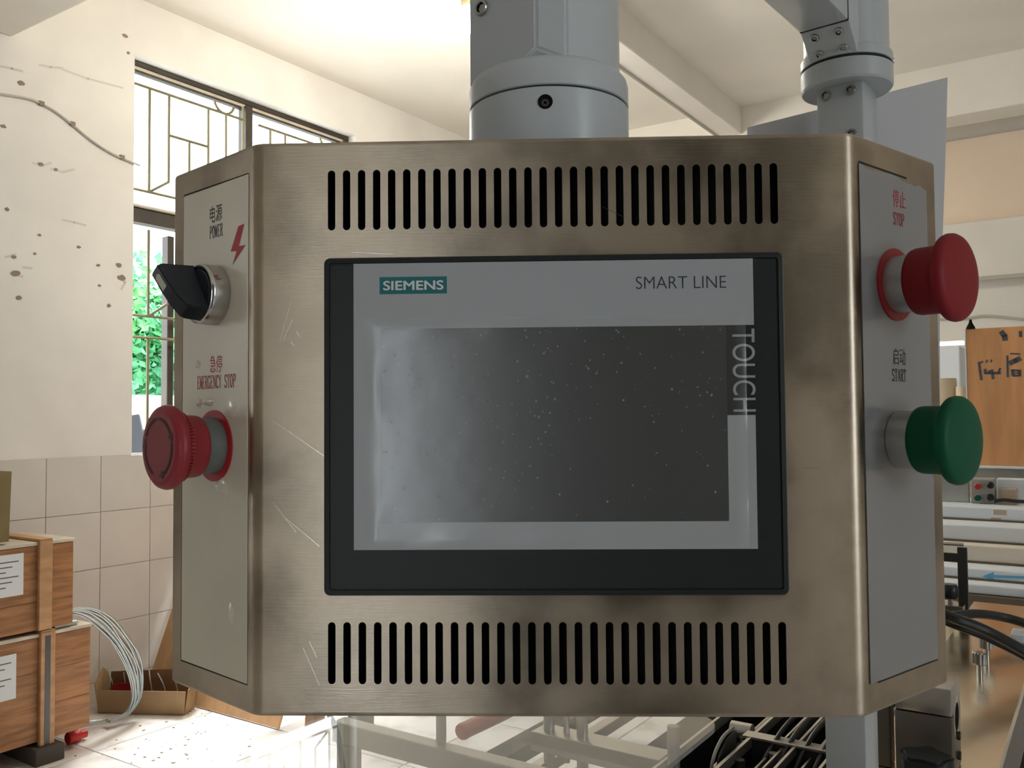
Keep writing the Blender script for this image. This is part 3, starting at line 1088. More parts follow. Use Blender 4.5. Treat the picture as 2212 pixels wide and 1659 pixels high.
label_text(text_bm, '电源', -1, 0.0412, 0.0295, 0.1002, 0.1086, 'print_black', lab_l, bold=0.0)
label_text(serif_bm, 'POWER', -1, 0.0415, 0.0287, 0.0927, 0.0985, 'print_black', lab_l)
label_text(text_bm, '急停', -1, 0.0405, 0.0287, 0.0262, 0.0346, 'print_red', lab_l, bold=0.0)
label_text(serif_bm, 'EMERGENCY STOP', -1, 0.0533, 0.0162, 0.0186, 0.0247, 'print_red', lab_l)
label_text(text_bm, '停止', 1, 0.0352, 0.0475, 0.1028, 0.1112, 'print_red', lab_r, bold=0.0)
label_text(serif_bm, 'STOP', 1, 0.0350, 0.0458, 0.0942, 0.1000, 'print_red', lab_r)
label_text(text_bm, '启动', 1, 0.0316, 0.0437, 0.0266, 0.0348, 'print_black', lab_r, bold=0.0)
label_text(serif_bm, 'START', 1, 0.0302, 0.0440, 0.0190, 0.0246, 'print_black', lab_r)
bm = bmesh.new()
poly_flat(bm, [side(-1, u, z, 0.0006) for u, z in ((0.0143, 0.0948), (0.0089, 0.0952), (0.0138, 0.0852), (0.0078, 0.0850), (0.0196, 0.0768), (0.0158, 0.0832), (0.0212, 0.0836))])
obj('warning_flash', bm, 'print_red', lab_l)['label'] = 'red lightning flash printed on the label'
# blisters in the left label
for (u, v, ru, rz) in ((497, 880, .0052, .0058), (450, 868, .0060, .0022), (428, 787, .0028, .0022), (482, 1048, .0055, .0046), (498, 1325, .0030, .0046), (470, 1052, .0030, .0026), (430, 870, .0030, .0024)):
    n_ = sidevec(-1)[1]
    p = hit(u, v, n_, n_.dot(side(-1, 0, 0, 0.0005)))
    uu = (p - side(-1, 0, 0)).dot(sidevec(-1)[0])
    zz = p.z - ZP
    bm = bmesh.new()
    rings = []
    for k in range(5):
        f_ = 1 - k / 4
        hgt = 0.0009 * (1 - f_ * f_)
        if k == 4:
            rings.append([bm.verts.new(side(-1, uu, zz, 0.0005 + hgt))])
        else:
            rings.append([bm.verts.new(side(-1, uu + ru * f_ * math.cos(2 * math.pi * i / 14) * (1 + 0.2 * math.sin(3 * i)), zz + rz * f_ * math.sin(2 * math.pi * i / 14) * (1 + 0.2 * math.cos(2 * i)), 0.0005 + hgt)) for i in range(14)])
    for a, b in zip(rings, rings[1:]):
        for i in range(14):
            if len(b) == 1:
                bm.faces.new((a[i], a[(i + 1) % 14], b[0]))
            else:
                bm.faces.new((a[i], a[(i + 1) % 14], b[(i + 1) % 14], b[i]))
    obj('blister', bm, 'label_left', lab_l, smooth=True, angle=80)


# ---- push buttons and the selector switch
def mm(prof):
    return [(r / 1000, h / 1000) for r, h in prof]


U0 = 0.036


def button(sd, z, name, ring, collar_m, head_m, label):
    n_ = sidevec(sd)[1]
    o = side(sd, U0, z, 0.0005)
    b = obj(name, lathe(mm([(0, 10.3), (10, 10.3), (12.6, 10.3), (13.6, 9.6), (13.6, 0.2), (0, 0.2)]), o, n_), collar_m, box_root, smooth=True)
    b['label'] = label
    if ring:
        obj('backing_ring', lathe(mm([(13.7, 0.1), (17.3, 0.1), (17.3, 0.7), (13.7, 0.7), (13.7, 0.1)]), o, n_, cap=False), 'red_ring', b, smooth=True)
    return b, o, n_


b, o, n_ = button(1, 0.0650, 'stop_button', True, 'collar_metal', None, 'red mushroom STOP button on a red ring')
HEAD = [(0, 10), (14.4, 10), (15.3, 10.6), (15.7, 12.2), (15.7, 21.5), (16.4, 23.0), (18.3, 24.3), (19.8, 25.6), (20.2, 27.0), (20.0, 28.6), (19.0, 30.0), (17.2, 30.9), (14, 31.4), (8, 31.7), (0, 31.8)]
obj('mushroom_head', lathe(mm(HEAD), o, n_, 64), 'red_plastic', b, smooth=True, angle=50)
b, o, n_ = button(1, -0.0088, 'start_button', False, 'collar_metal', None, 'green mushroom START button')
obj('mushroom_head', lathe(mm(HEAD), o, n_, 64), 'green_plastic', b, smooth=True, angle=50)
b, o, n_ = button(-1, -0.0095, 'emergency_stop_button', True, 'collar_grey', None, 'dark red twist release emergency stop button')
obj('mushroom_head', lathe(mm([(0, 9), (13.6, 9), (14.5, 9.6), (14.8, 11), (15.2, 18.6), (16.8, 20.6), (18.6, 21.2), (19.7, 22.6), (19.9, 24.4), (19.2, 26.2), (17.4, 27.6), (15.8, 28.0)]), o, n_, 64, cap=False), 'red_plastic_worn', b, smooth=True, angle=60)
obj('head_face', lathe(mm([(0, 28.25), (10, 28.2), (15.8, 28.0), (15.8, 27.0), (0, 27.0)]), o, n_, 64), 'red_face', b, smooth=True)
tv = sidevec(-1)[0]
for k in range(64):          # knurled grip just under the rim
    if k == 0:
        kn = None
    a = 2 * math.pi * k / 64
    d = tv * math.cos(a) + Z * math.sin(a)
    e = n_.cross(d)
    if kn is None:
        bmk = bmesh.new()
        quad_box(bmk, V((0, 0, 0)), (V((1, 0, 0)), V((0, 1, 0)), V((0, 0, 1))), (0.0007, 0.00042, 0.0012))
        kn = mesh_of('grip_ridge', bmk, 'red_plastic_worn')
    inst('grip_ridge', kn, b, frame(o + n_ * 0.0196 + d * 0.0162, d, e, n_))
for a0, a1, head in ((155, 100, False), (88, 28, True), (8, -68, True), (-115, -178, True)):
    bm = bmesh.new()
    oo = o + n_ * 0.0284
    px = -tv                                        # picture right
    pts = arc2(0, 0, 0.0132, 0.0132, a0, a1, 10)
    stroke(bm, pts, 0.0013, oo, px, Z)
    if head:
        ex, ez = pts[-1]
        a = math.radians(a1)
        tx, tz = math.sin(a), -math.cos(a)           # clockwise tangent
        nx2, nz2 = math.cos(a), math.sin(a)
        poly_flat(bm, [oo + px * x + Z * z for x, z in ((ex + tx * 0.0042, ez + tz * 0.0042), (ex + nx2 * 0.0023, ez + nz2 * 0.0023), (ex - nx2 * 0.0023, ez - nz2 * 0.0023))])
    obj('turn_arrow', bm, 'red_arrow', b)

n_ = sidevec(-1)[1]
o = side(-1, U0, 0.0640, 0.0005)
sw = obj('selector_switch', lathe(mm([(12.2, 7.5), (12.6, 9.0), (13.6, 9.3), (14.4, 8.6), (14.6, 7.6), (14.6, 0.2), (0, 0.2), (0, 7.5), (12.2, 7.5)]), o, n_, 64, cap=False), 'chrome', box_root, smooth=True, angle=40)
sw['label'] = 'black selector switch knob in a chrome collar'
obj('knob_disc', lathe(mm([(0, 9.9), (10, 9.9), (11.6, 9.6), (12.2, 8.6), (12.2, 7.0), (0, 7.0)]), o, n_, 48), 'knob_black', sw, smooth=True)
bd = (tv * 0.57 + Z * 0.82).normalized()             # blade direction: upper end away from the front
bw = n_.cross(bd)


def blade():
    prof = [(-13.2, 9.0), (-13.0, 17.5), (-11.8, 20.0), (-6, 22.8), (2, 25.2), (9, 26.6), (12.6, 27.4), (14.0, 24.5), (13.8, 9.0)]
    bm = bmesh.new()
    L, R_ = [], []
    for x, h in prof:
        hw = 5.2 if h < 10 else 4.6 - 0.9 * (h - 17) / 10 * (1 if h > 17 else 0)
        L.append(bm.verts.new(o + bd * (x / 1000) + n_ * (h / 1000) + bw * (hw / 1000)))
        R_.append(bm.verts.new(o + bd * (x / 1000) + n_ * (h / 1000) - bw * (hw / 1000)))
    bm.faces.new(L)
    bm.faces.new(list(reversed(R_)))
    for i in range(len(prof)):
        j = (i + 1) % len(prof)
        bm.faces.new((L[i], R_[i], R_[j], L[j]))
    bmesh.ops.recalc_face_normals(bm, faces=bm.faces)
    bmesh.ops.bevel(bm, geom=list(bm.edges), offset=0.0005, segments=2, affect='EDGES')
    return bm


obj('handle', blade(), 'knob_black', sw, smooth=True, angle=30)
bm = bmesh.new()
for x0, h0, x1, h1 in ((1.0, 25.0, 8.4, 26.6), ):
    up = V()
    pts = [o + bd * (x / 1000) + n_ * ((h + 0.12) / 1000) + bw * (s_ / 1000) for x, h, s_ in ((x0, h0, -2.0), (x1, h1, -2.0), (x1 + 1.2, h1 + 0.25, 0), (x1, h1, 2.0), (x0, h0, 2.0))]
    poly_flat(bm, pts)
obj('pointer_mark', bm, 'cream_plastic', sw)

# ================================================================== THE SWING ARM
CC = V((0.289, 0.44, 0))                   # column centre (plan)
NC = V((0.0, 0.055, 0))                    # centre of the collar above the box
TZ = 0.98                                  # machine table top
arm = thing('swing_arm', 'pale grey painted swing arm that carries the control box', 'support arm', (0.2815, 0.44, TZ))
AD = (NC - CC).normalized()                # from the column towards the box
AW = V((-AD.y, AD.x, 0))                   # picture right is +AW
if AW.x < 0:
    AW = -AW
BT = ZP + HZ
obj('lower_collar', lathe([(0.0415, 0.0), (0.0415, 0.0287), (0.0410, 0.0292), (0.036, 0.0292)], NC + Z * BT, Z, 72), 'arm_paint', arm, smooth=True)
obj('joint_gap', lathe([(0.0395, 0.0290), (0.0395, 0.0305)], NC + Z * BT, Z, 72), 'gap_black', arm, smooth=True)
obj('upper_collar', lathe([(0.036, 0.0302), (0.0410, 0.0302), (0.0415, 0.0307), (0.0415, 0.0400), (0.0408, 0.0430), (0.0390, 0.0452), (0.0360, 0.0462), (0.02, 0.0464)], NC + Z * BT, Z, 72), 'arm_paint', arm, smooth=True)


def head_block():
    z0_, zc, z1_ = BT + 0.040, BT + 0.0490, 1.80
    plan = [(-0.0405, 0.043), (-0.0062, 0.0165), (0.0085, 0.0165)]
    for i in range(1, 8):
        a = math.radians(-78 + (20 + 78) * i / 7)
        plan.append((0.0372 * math.cos(a), 0.055 + 0.0372 * math.sin(a)))
    plan += [(0.030, 0.082), (-0.02, 0.095)]
    bm = bmesh.new()
    lo_ = [bm.verts.new((x, y, z0_)) for x, y in plan]
    hi_ = [bm.verts.new((x, y, z1_)) for x, y in plan]
    n = len(plan)
    for i in range(n):
        j = (i + 1) % n
        bm.faces.new((lo_[i], lo_[j], hi_[j], hi_[i]))
    bm.faces.new(lo_)
    bm.faces.new(hi_)
    bmesh.ops.recalc_face_normals(bm, faces=bm.faces)
    # cut the near bottom corner off at a slant
    bmesh.ops.bisect_plane(bm, geom=list(bm.verts) + list(bm.edges) + list(bm.faces), plane_co=V((-0.0062, 0.0165, zc)), plane_no=V((-0.25, -0.85, -0.65)).normalized(), clear_outer=True)
    es = [e for e in bm.edges if e.is_boundary]
    if es:
        bmesh.ops.edgeloop_fill(bm, edges=es)
    bmesh.ops.recalc_face_normals(bm, faces=bm.faces)
    bmesh.ops.bevel(bm, geom=[e for e in bm.edges if e.calc_face_angle(0) > 0.5], offset=0.0012, segments=2, affect='EDGES')
    return bm


obj('head_block', head_block(), 'arm_paint', arm, smooth=True, angle=28)


def socket_bolt(p, n, r, parent, sunk=False, deep=True):
    """cap screw: bright rim, dark hexagon socket"""
    nm = 'set_screw' if sunk else 'socket_bolt'
    prof = [(r * 0.55, -0.25 * r), (r * 0.62, 0.32 * r), (r * 0.9, 0.32 * r), (r, 0.1 * r), (r, -0.5 * r)]
    b_ = obj(nm, lathe(prof, p, n, 20, cap=False), 'bolt_steel' if not sunk else 'dark_metal', parent, smooth=True)
    obj('hex_socket', lathe([(r * 0.62, 0.2 * r), (r * 0.5, -0.45 * r), (0, -0.45 * r)], p, n, 6, cap=False), 'dark_inside', b_ if deep else parent)
    return b_


ln = V((-0.0265, -0.0343, 0)).normalized()
socket_bolt(V((-0.0335, 0.0375, 1.6107)) + ln * 0.0002, ln, 0.0042, arm)
hn = V((-0.05, -1, 0)).normalized()
hc = NC + hn * 0.0414
hb = obj('hole_shade_disc', lathe([(0.0036, 0.0001), (0.0034, 0.0005), (0.0030, 0.0004), (0, 0.0004)], V((hc.x, hc.y, 1.5535)), hn, 24, cap=False), 'dark_inside', arm, smooth=True)  # flat dark disc gives the hole its shade; no recess is cut
obj('set_screw', lathe([(0.0019, 0.0005), (0.0017, 0.0007), (0.0008, 0.0007), (0.0008, 0.0005)], V((hc.x, hc.y, 1.5528)), hn, 16, cap=False), 'dark_metal', hb)


def tube_along(a, b, wv, hw, z0_, z1_, bevel=0.002):
    """square tube between plan points a and b"""
    a, b = V(a), V(b)
    d = (b - a)
    pts = [a + wv * hw + Z * z0_, a - wv * hw + Z * z0_, a - wv * hw + Z * z1_, a + wv * hw + Z * z1_]
    return prism(pts, d, bevel)


AZ0, AZ1 = 1.753, 1.80
obj('arm_tube', tube_along(CC + AD * 0.060, NC - AD * 0.02, AW, 0.022, AZ0, AZ1), 'arm_paint', arm, smooth=True, angle=30)
obj('arm_gasket', tube_along(CC + AD * 0.0585, CC + AD * 0.0605, AW, 0.0218, AZ0 + 0.0003, AZ1, 0), 'gap_black', arm)


def elbow():
    prof = [(0.0587, AZ0 + 0.0005), (0.036, 1.7325), (-0.02, 1.7325), (-0.02, AZ1), (0.0587, AZ1)]
    pts = [CC + AD * e - AW * 0.022 + Z * z for e, z in prof]
    bm = prism(pts, AW * 0.044, 0.0015)
    return bm


obj('elbow', elbow(), 'arm_paint', arm, smooth=True, angle=30)
obj('column_head', lathe([(0.0385, 1.7435), (0.0385, 1.82), (0.0, 1.82)], CC, Z, 48), 'arm_paint', arm, smooth=True)
obj('column_collar', lathe([(0.036, 1.7105), (0.0402, 1.7105), (0.0415, 1.7125), (0.0415, 1.7290), (0.0400, 1.7300), (0.0400, 1.7318), (0.0415, 1.7325), (0.0415, 1.7405), (0.0400, 1.7430), (0.037, 1.7440)], CC, Z, 64), 'arm_paint', arm, smooth=True, angle=30)
obj('collar_gap', lathe([(0.0408, 1.7300), (0.0408, 1.7318)], CC, Z, 64), 'gap_black', arm, smooth=True)
# four bolts on the slanted underside of the elbow
e0, e1 = V((0.0587, AZ0)), V((0.036, 1.7325))
sn = (AD * (e0.y - e1.y) * -1 + Z * 0)
dz_, de_ = e1.y - e0.y, e1.x - e0.x
slope = (AD * de_ + Z * dz_).normalized()
sn = slope.cross(AW)
if sn.z > 0:
    sn = -sn
for f_ in (0.25, 0.80):
    for a in (-0.011, 0.011):
        p = CC + AD * (e0.x + de_ * f_) + Z * (e0.y + dz_ * f_) + AW * a
        socket_bolt(p, sn, 0.0043, arm)
# insert tube under the collar, then the column
hw = 0.022
pts = [CC + AD * (hw * i) + AW * (hw * j) + Z * 1.42 for i, j in ((1, -1), (1, 1), (-1, 1), (-1, -1))]
obj('column_insert', prism(pts, Z * 0.298, 0.004), 'arm_paint', arm, smooth=True, angle=30)
for z_ in (1.7035, 1.662):
    for a in (-0.0125, 0.0105):
        socket_bolt(CC + AD * hw + AW * a + Z * (z_ + (0.004 if a > 0 else 0) * 0), AD, 0.0050, arm)
socket_bolt(CC + V((0.0415, -0.005, 1.7375)), V((1, -0.1, 0)).normalized(), 0.0035, arm)
C2 = V((0.2805, 0.44, 0))
hw = 0.0185
pts = [C2 + AD * (hw * i) + AW * (hw * j) + Z * TZ for i, j in ((1, -1), (1, 1), (-1, 1), (-1, -1))]
obj('column', prism(pts, Z * (1.45 - TZ), 0.002), 'arm_paint', arm, smooth=True, angle=30)
obj('base_flange', lathe([(0.0, 0.008), (0.045, 0.008), (0.046, 0.007), (0.046, 0.0), (0, 0)], C2 + Z * TZ, Z, 32), 'arm_paint', arm, smooth=True)

# big pale sheet of board fixed behind the column
bm = bmesh.new()
pl = [hit(u, v, Y, 0.492) for u, v in ((1615, 275), (2047, 167))]
r_ = [hit(u, v, Y, 0.492) for u, v in ((2045, 250), (2041, 380), (2036, 520), (2030, 700))]
low = [V((r_[-1].x - 0.004, 0.492, 1.27)), V((pl[0].x - 0.01, 0.492, 1.27))]
pts = [pl[0], pl[1]] + r_ + low
tag(obj('board_sheet', prism(pts, (0, 0.002, 0)), 'paper_sheet'), 'large pale grey sheet of board fixed behind the column', 'sheet')

# ================================================================== CEILING LAMP
LP = hit(1010, 38, Z, 3.40)
lamp = thing('bulb_lamp', 'glowing white bulb hanging from the ceiling behind the arm', 'lamp', LP)
bprof = [(0.0, -0.066), (0.018, -0.064), (0.033, -0.054), (0.042, -0.036), (0.044, -0.015), (0.040, 0.008), (0.030, 0.030), (0.020, 0.044), (0.016, 0.052), (0.0, 0.052)]
bprof = [(r * 1.75, h * 1.05) for r, h in bprof]
obj('bulb', lathe(bprof, LP, Z, 32), 'lamp_glow', lamp, smooth=True, angle=80)
obj('lamp_socket', lathe([(0.0, 0.05), (0.030, 0.05), (0.034, 0.056), (0.034, 0.10), (0.016, 0.118), (0, 0.118)], LP, Z, 24), 'brass_dull', lamp, smooth=True)
obj('lamp_cord', tube([LP + Z * 0.11, LP + Z * (ZC - LP.z)], 0.004, 8), 'cable_grey', lamp)
lld = bpy.data.lights.new('bulb_light', 'POINT')
lld.energy = 58
lld.color = (1.0, 0.92, 0.78)
lld.shadow_soft_size = 0.07
llo = bpy.data.objects.new('bulb_light', lld)
COL.objects.link(llo)
llo.parent = lamp
llo.location = (0, 0, -0.16)

# cable stapled along the left wall
cab = [on_side(u, v, TL) for u, v in ((-60, 196), (0, 204), (60, 214), (90, 226), (120, 243), (155, 270), (195, 303), (240, 332), (280, 350), (300, 358))]
wc = thing('wall_cable', 'thin grey cable sagging across the plaster beside the window', 'cable', P(cab[0][0], TL + 0.008, cab[0][1]))
obj('cable', tube(spline([P(s, TL + 0.008, z) for s, z in cab], 4), 0.0055, 8), 'cable_grey', wc, smooth=True)
for u, v in ((88, 224), (155, 268), (262, 340)):
    s_, z_ = on_side(u, v, TL)
    obj('clip', box((s_ - 0.013, TL, z_ - 0.011), (s_ + 0.013, TL + 0.014, z_ + 0.011), bevel=0.003), 'stain', wc)

# ================================================================== CRATES BY THE LEFT WALL
CT = -3.47


def crate(s0, s1, z0, z1, label, bat, paper_uv, feet):
    root = thing('wooden_crate', label, 'crate', P((s0 + s1) / 2, CT - 0.2, 0 if feet else z0), 'wooden crates by the tiled wall')
    nb = 3
    zb0 = 0.085 if feet else z0
    hgt = (z1 - zb0 - 0.016) / nb
    for k in range(nb):
        obj('plank', box((s0, CT - 0.40, zb0 + hgt * k + 0.0004), (s1, CT, zb0 + hgt * (k + 1) - 0.0004), bevel=0.0012, seg=1), 'wood', root)
    obj('lid', box((s0 - 0.006, CT - 0.41, z1 - 0.014), (s1 + 0.006, CT + 0.006, z1), bevel=0.002, seg=1), 'wood_top', root)
    bt = obj('batten', box((bat[0], CT - 0.0, zb0 - (0.017 if feet else 0)), (bat[1], CT + 0.022, z1 + (0.010 if feet else 0.012)), bevel=0.003, seg=1), 'wood_light', root)
    obj('batten', box((bat[0], CT - 0.41, z1), (bat[1], CT + 0.022, z1 + 0.012), bevel=0.003, seg=1), 'wood_light', root)
    obj('batten', box((s0 + 0.05, CT, zb0 - (0.017 if feet else 0)), (s0 + 0.11, CT + 0.022, z1 + 0.01), bevel=0.003, seg=1), 'wood_light', root)
    (sa, za), (sb, zb_) = [on_side(u, v, CT) for u, v in paper_uv]
    pp = obj('paper_label', box((sa, CT + 0.0003, zb_), (sb, CT + 0.0012, za)), 'paper', root)
    for k in range(6):
        zz = za - (za - zb_) * (0.18 + 0.12 * k)
        obj('print_line', box((sa + 0.02, CT + 0.0013, zz - 0.0022), (sb - 0.02 - 0.025 * (k % 3), CT + 0.0015, zz + 0.0022)), 'ink', pp)
    if feet:
        obj('steel_strap', box((bat[0] + 0.018, CT + 0.022, zb0 - 0.02), (bat[0] + 0.040, CT + 0.0235, z1 - 0.01)), 'strap', bt)
        for sa_ in (s0 + 0.04, bat[0] - 0.03):
            obj('skid', box((sa_, CT - 0.40, 0), (sa_ + 0.12, CT + 0.05, 0.068), bevel=0.004, seg=1), 'dark_wood', root)
    return root


crate(1.02, 1.848, 0.0, 0.525, 'lower wooden crate with a steel strap, resting on dark skids', (1.622, 1.684), ((-40, 1428), (34, 1508)), True)
crate(1.10, 1.768, 0.540, 0.902, 'upper wooden crate with a paper label under the brown carton', (1.612, 1.668), ((-40, 1206), (50, 1284)), False)
# torn olive carton on the upper crate
bm = bmesh.new()
s1_ = 1.522
top = [(s1_ - 0.45 + 0.45 * k / 12, 1.195 + random.uniform(-0.012, 0.012)) for k in range(13)]
pts = [P(s1_ - 0.45, -3.50, 0.914), P(s1_ - 0.008, -3.50, 0.914)] + [P(s, -3.50, z) for s, z in reversed(top)]
tag(obj('torn_carton', prism(pts, NV * -0.28), 'olive_card'), 'olive brown carton with a torn top edge on the upper crate', 'carton')
# small clutter on the lower crate's ledge: clamp plate and dark plug
tag(obj('clamp_plate', box((1.70, -3.60, 0.5255), (1.80, -3.485, 0.545), bevel=0.004), 'galvanised'), 'small bright metal plate lying on the lower crate', 'plate')
tag(obj('red_cap', lathe([(0.0, 0.0), (0.022, 0.0), (0.026, 0.004), (0.026, 0.05), (0.018, 0.06), (0.018, 0.085), (0.0, 0.085)], P(1.80, -3.56, 0.0265), DV, 20), 'plastic_red', smooth=True), 'red plastic cap lying on the floor beside the crate skid', 'cap')

# coil of galvanised wire leaning on the lower crate
coil = thing('wire_coil', 'coil of shiny galvanised wire leaning against the crate', 'wire coil', P(1.93, -3.62, 0.0))
cpts = [on_side(u, v, -3.60) for u, v in ((118, 1332), (150, 1318), (190, 1322), (228, 1345), (262, 1385), (287, 1430), (297, 1475), (292, 1515), (272, 1543), (238, 1557))]
cs0 = sum(c[0] for c in cpts) / len(cpts)
cz0 = sum(c[1] for c in cpts) / len(cpts)
for k in range(16):
    f_ = (k - 7.5) / 7.5
    pp = []
    for i, (s, z) in enumerate(cpts):
        e = math.sin(math.pi * i / (len(cpts) - 1))
        j = random.uniform(-0.004, 0.004)
        pp.append(P(s - 0.030 * f_ * (0.25 + 0.75 * e) + j, -3.60 + 0.012 * math.sin(k * 2.1), max(z - 0.020 * f_ * e + j, 0.006 + 0.0004 * k)))
    # the rest of each loop runs back behind the crate, out of sight
    pp += [P(2.02, -3.64, 0.03), P(1.88, -3.69, 0.02 + 0.0015 * k)]
    obj('wire_strand', tube(spline(pp, 5), 0.0042, 6), 'wire', coil, smooth=True)

# cardboard tray with scrap wire
tray = thing('cardboard_tray', 'open cardboard tray of scrap on the floor by the coil', 'tray', P(2.2, -3.72, 0.0))
a0, a1 = V((2.113, -3.843)), V((2.316, -3.463))


def TP(f_, d, z):
    """tray point: f_ along its front edge, d back from it"""
    e = (a1 - a0)
    q = a0 + e * f_
    bdir = V((e.y, -e.x)).normalized()
    if bdir.x < 0:
        bdir = -bdir
    q = q + bdir * d
    return P(q.x, q.y, z)


def panel(pts, th=0.004):
    n = (pts[1] - pts[0]).cross(pts[2] - pts[0]).normalized()
    return prism(pts, n * th)


obj('front_wall', panel([TP(0, 0, 0.003), TP(1, 0, 0.003), TP(1.03, -0.012, 0.115), TP(0.02, -0.01, 0.112)]), 'cardboard', tray)
obj('tray_bottom', panel([TP(0, 0, 0.003), TP(1, 0, 0.003), TP(1, 0.10, 0.003), TP(0, 0.10, 0.003)]), 'cardboard_dark', tray)
obj('back_wall', panel([TP(0, 0.10, 0.003), TP(1, 0.10, 0.003), TP(1, 0.115, 0.19), TP(0.0, 0.115, 0.165)]), 'cardboard_dark', tray)
obj('side_wall', panel([TP(0, 0, 0.003), TP(0, 0.10, 0.003), TP(-0.03, 0.115, 0.15), TP(-0.03, 0.06, 0.20), TP(-0.05, 0.0, 0.14)]), 'cardboard', tray)
obj('side_wall', panel([TP(1, 0, 0.003), TP(1, 0.10, 0.003), TP(1.02, 0.115, 0.13), TP(1.04, 0.0, 0.12)]), 'cardboard', tray)
for k in range(6):
    f_ = 0.12 + 0.15 * k
    scrap = obj('scrap_wire', tube(spline([TP(f_, 0.08, 0.02), TP(f_ - 0.03, 0.06, 0.12), TP(f_ - 0.09 + 0.05 * (k % 2), 0.05, 0.20 - 0.02 * (k % 3))], 4), 0.003, 6), 'wire', tray)
obj('red_scrap', panel([TP(0.12, 0.03, 0.03), TP(0.45, 0.03, 0.03), TP(0.45, 0.05, 0.135), TP(0.12, 0.05, 0.125)], 0.012), 'red_plastic', tray)

# plywood sheet standing out from the wall, leaning back
bs = 2.43
pts = [P(bs, -3.93, 0.002), P(bs, -2.93, 0.002), P(bs + 0.42, -2.93, 1.05), P(bs + 0.42, -3.93, 1.05)]
tag(obj('plywood_sheet', panel(pts, 0.012), 'plywood'), 'leaning tan plywood sheet behind the cardboard tray', 'plywood')
s_, t_ = None, None
p = hit(640, 1572, Z, 0.0)
s_, t_ = p.dot(DV), p.dot(NV)
tag(obj('timber_leg', prism([P(s_ + 0.02, t_ + 0.03, 0), P(s_ + 0.02, t_ + 0.09, 0), P(s_ + 0.09, t_ + 0.09, 0), P(s_ + 0.09, t_ + 0.03, 0)], V((0.03, 0.02, 0.62)), 0.004), 'wood'),
    'short brown timber post standing by the plywood', 'post')
tag(obj('timber_leg', prism([P(s_ + 0.12, t_ + 0.20, 0), P(s_ + 0.12, t_ + 0.29, 0), P(s_ + 0.2, t_ + 0.29, 0), P(s_ + 0.2, t_ + 0.20, 0)], V((0.03, 0.02, 0.60)), 0.004), 'dark_wood'),
    'dark timber post next to the brown one', 'post')

# ================================================================== THE MACHINE UNDER THE BOX
# frame of painted rails
mf = thing('packing_machine', 'packing machine with stainless table, dark bed and cream rails under the box', 'machine', P(0.9, -0.3, 0))
bed = gd = tab = mf
obj('cross_rail', bar(P(0.735, -0.87, 0.885), P(0.735, -0.06, 0.885), 0.030, 0.034, bevel=0.003), 'cream_paint', mf)
obj('leg', box((0.72, -0.86, 0), (0.75, -0.83, 0.868), bevel=0.003), 'cream_paint', mf)
obj('leg', box((0.72, -0.13, 0), (0.75, -0.10, 0.868), bevel=0.003), 'cream_paint', mf)
obj('slide_bar', bar(P(0.45, -0.610, 0.885 - 0.03), P(1.15, -0.610, 0.885 - 0.03), 0.042, 0.026, bevel=0.002), 'dark_metal', mf)
obj('support_post', box((0.60, -0.585, 0.2), (0.66, -0.535, 0.868), bevel=0.003), 'frame_brown', mf)
obj('side_rail', bar(P(0.40, -0.545, 0.85), P(1.30, -0.545, 0.85), 0.02, 0.02, bevel=0.002), 'alu', mf)
lev = obj('lever_grip', tube(spline([P(0.785, -0.652, 0.905), P(0.80, -0.651, 0.906), P(0.86, -0.645, 0.908), P(0.95, -0.638, 0.91)], 4), [0.008, 0.0125, 0.0135, 0.0135, 0.013, 0.013, 0.013, 0.013, 0.013, 0.013, 0.0125, 0.011, 0.0105][:13], 12), 'plastic_red', mf, smooth=True)
obj('lever_arm', tube([P(0.94, -0.64, 0.908), P(1.05, -0.615, 0.87)], 0.006, 8), 'dark_metal', lev, smooth=True)

obj('clamp_bar', bar(P(0.862, -0.555, 0.895), P(0.862, -0.335, 0.895), 0.045, 0.030, bevel=0.002), 'alu', gd)
for t_ in (-0.535, -0.475):
    obj('rod', tube([P(0.862, t_, 0.80), P(0.862, t_, 1.02)], 0.009, 14), 'alu', gd, smooth=True)
obj('screw', tube([P(0.862, -0.503, 0.865), P(0.862, -0.503, 1.0)], 0.005, 10), 'alu', gd, smooth=True)
obj('foot_plate', box((0.80, -0.56, 0.79), (0.93, -0.33, 0.803), bevel=0.001), 'dark_metal', gd)

obj('bed_plate', box((0.30, -0.52, 0.76), (1.75, -0.05, 0.79), bevel=0.003), 'machine_black', bed)
for s_, t_ in ((0.4, -0.5), (0.4, -0.1), (1.65, -0.5), (1.65, -0.1)):
    obj('leg', box((s_, t_, 0), (s_ + 0.05, t_ + 0.04, 0.76), bevel=0.003), 'dark_metal', bed)
for t_, z_, wd, hh in ((-0.300, 0.930, 0.0045, 0.016), (-0.262, 0.905, 0.004, 0.012), (-0.232, 0.930, 0.005, 0.014), (-0.203, 0.915, 0.003, 0.010), (-0.186, 0.925, 0.003, 0.010), (-0.168, 0.930, 0.004, 0.012), (-0.146, 0.920, 0.003, 0.010), (-0.118, 0.930, 0.004, 0.012), (-0.085, 0.925, 0.004, 0.012)):
    obj('thin_rail', bar(P(0.40, t_, z_), P(1.55, t_, z_), wd, hh), 'alu', bed)
    obj('side_plate', box((0.42, t_ - 0.0015, 0.79), (1.5, t_ + 0.0015, z_ - hh / 2)), 'machine_black', bed)
hk = spline([P(0.800, -0.254, 0.880), P(0.815, -0.252, 0.905), P(0.828, -0.250, 0.935), P(0.860, -0.249, 0.952), P(0.900, -0.248, 0.955)], 5)
obj('hook_bracket', tube(hk, 0.0025, 8), 'box_grey', bed, smooth=True)
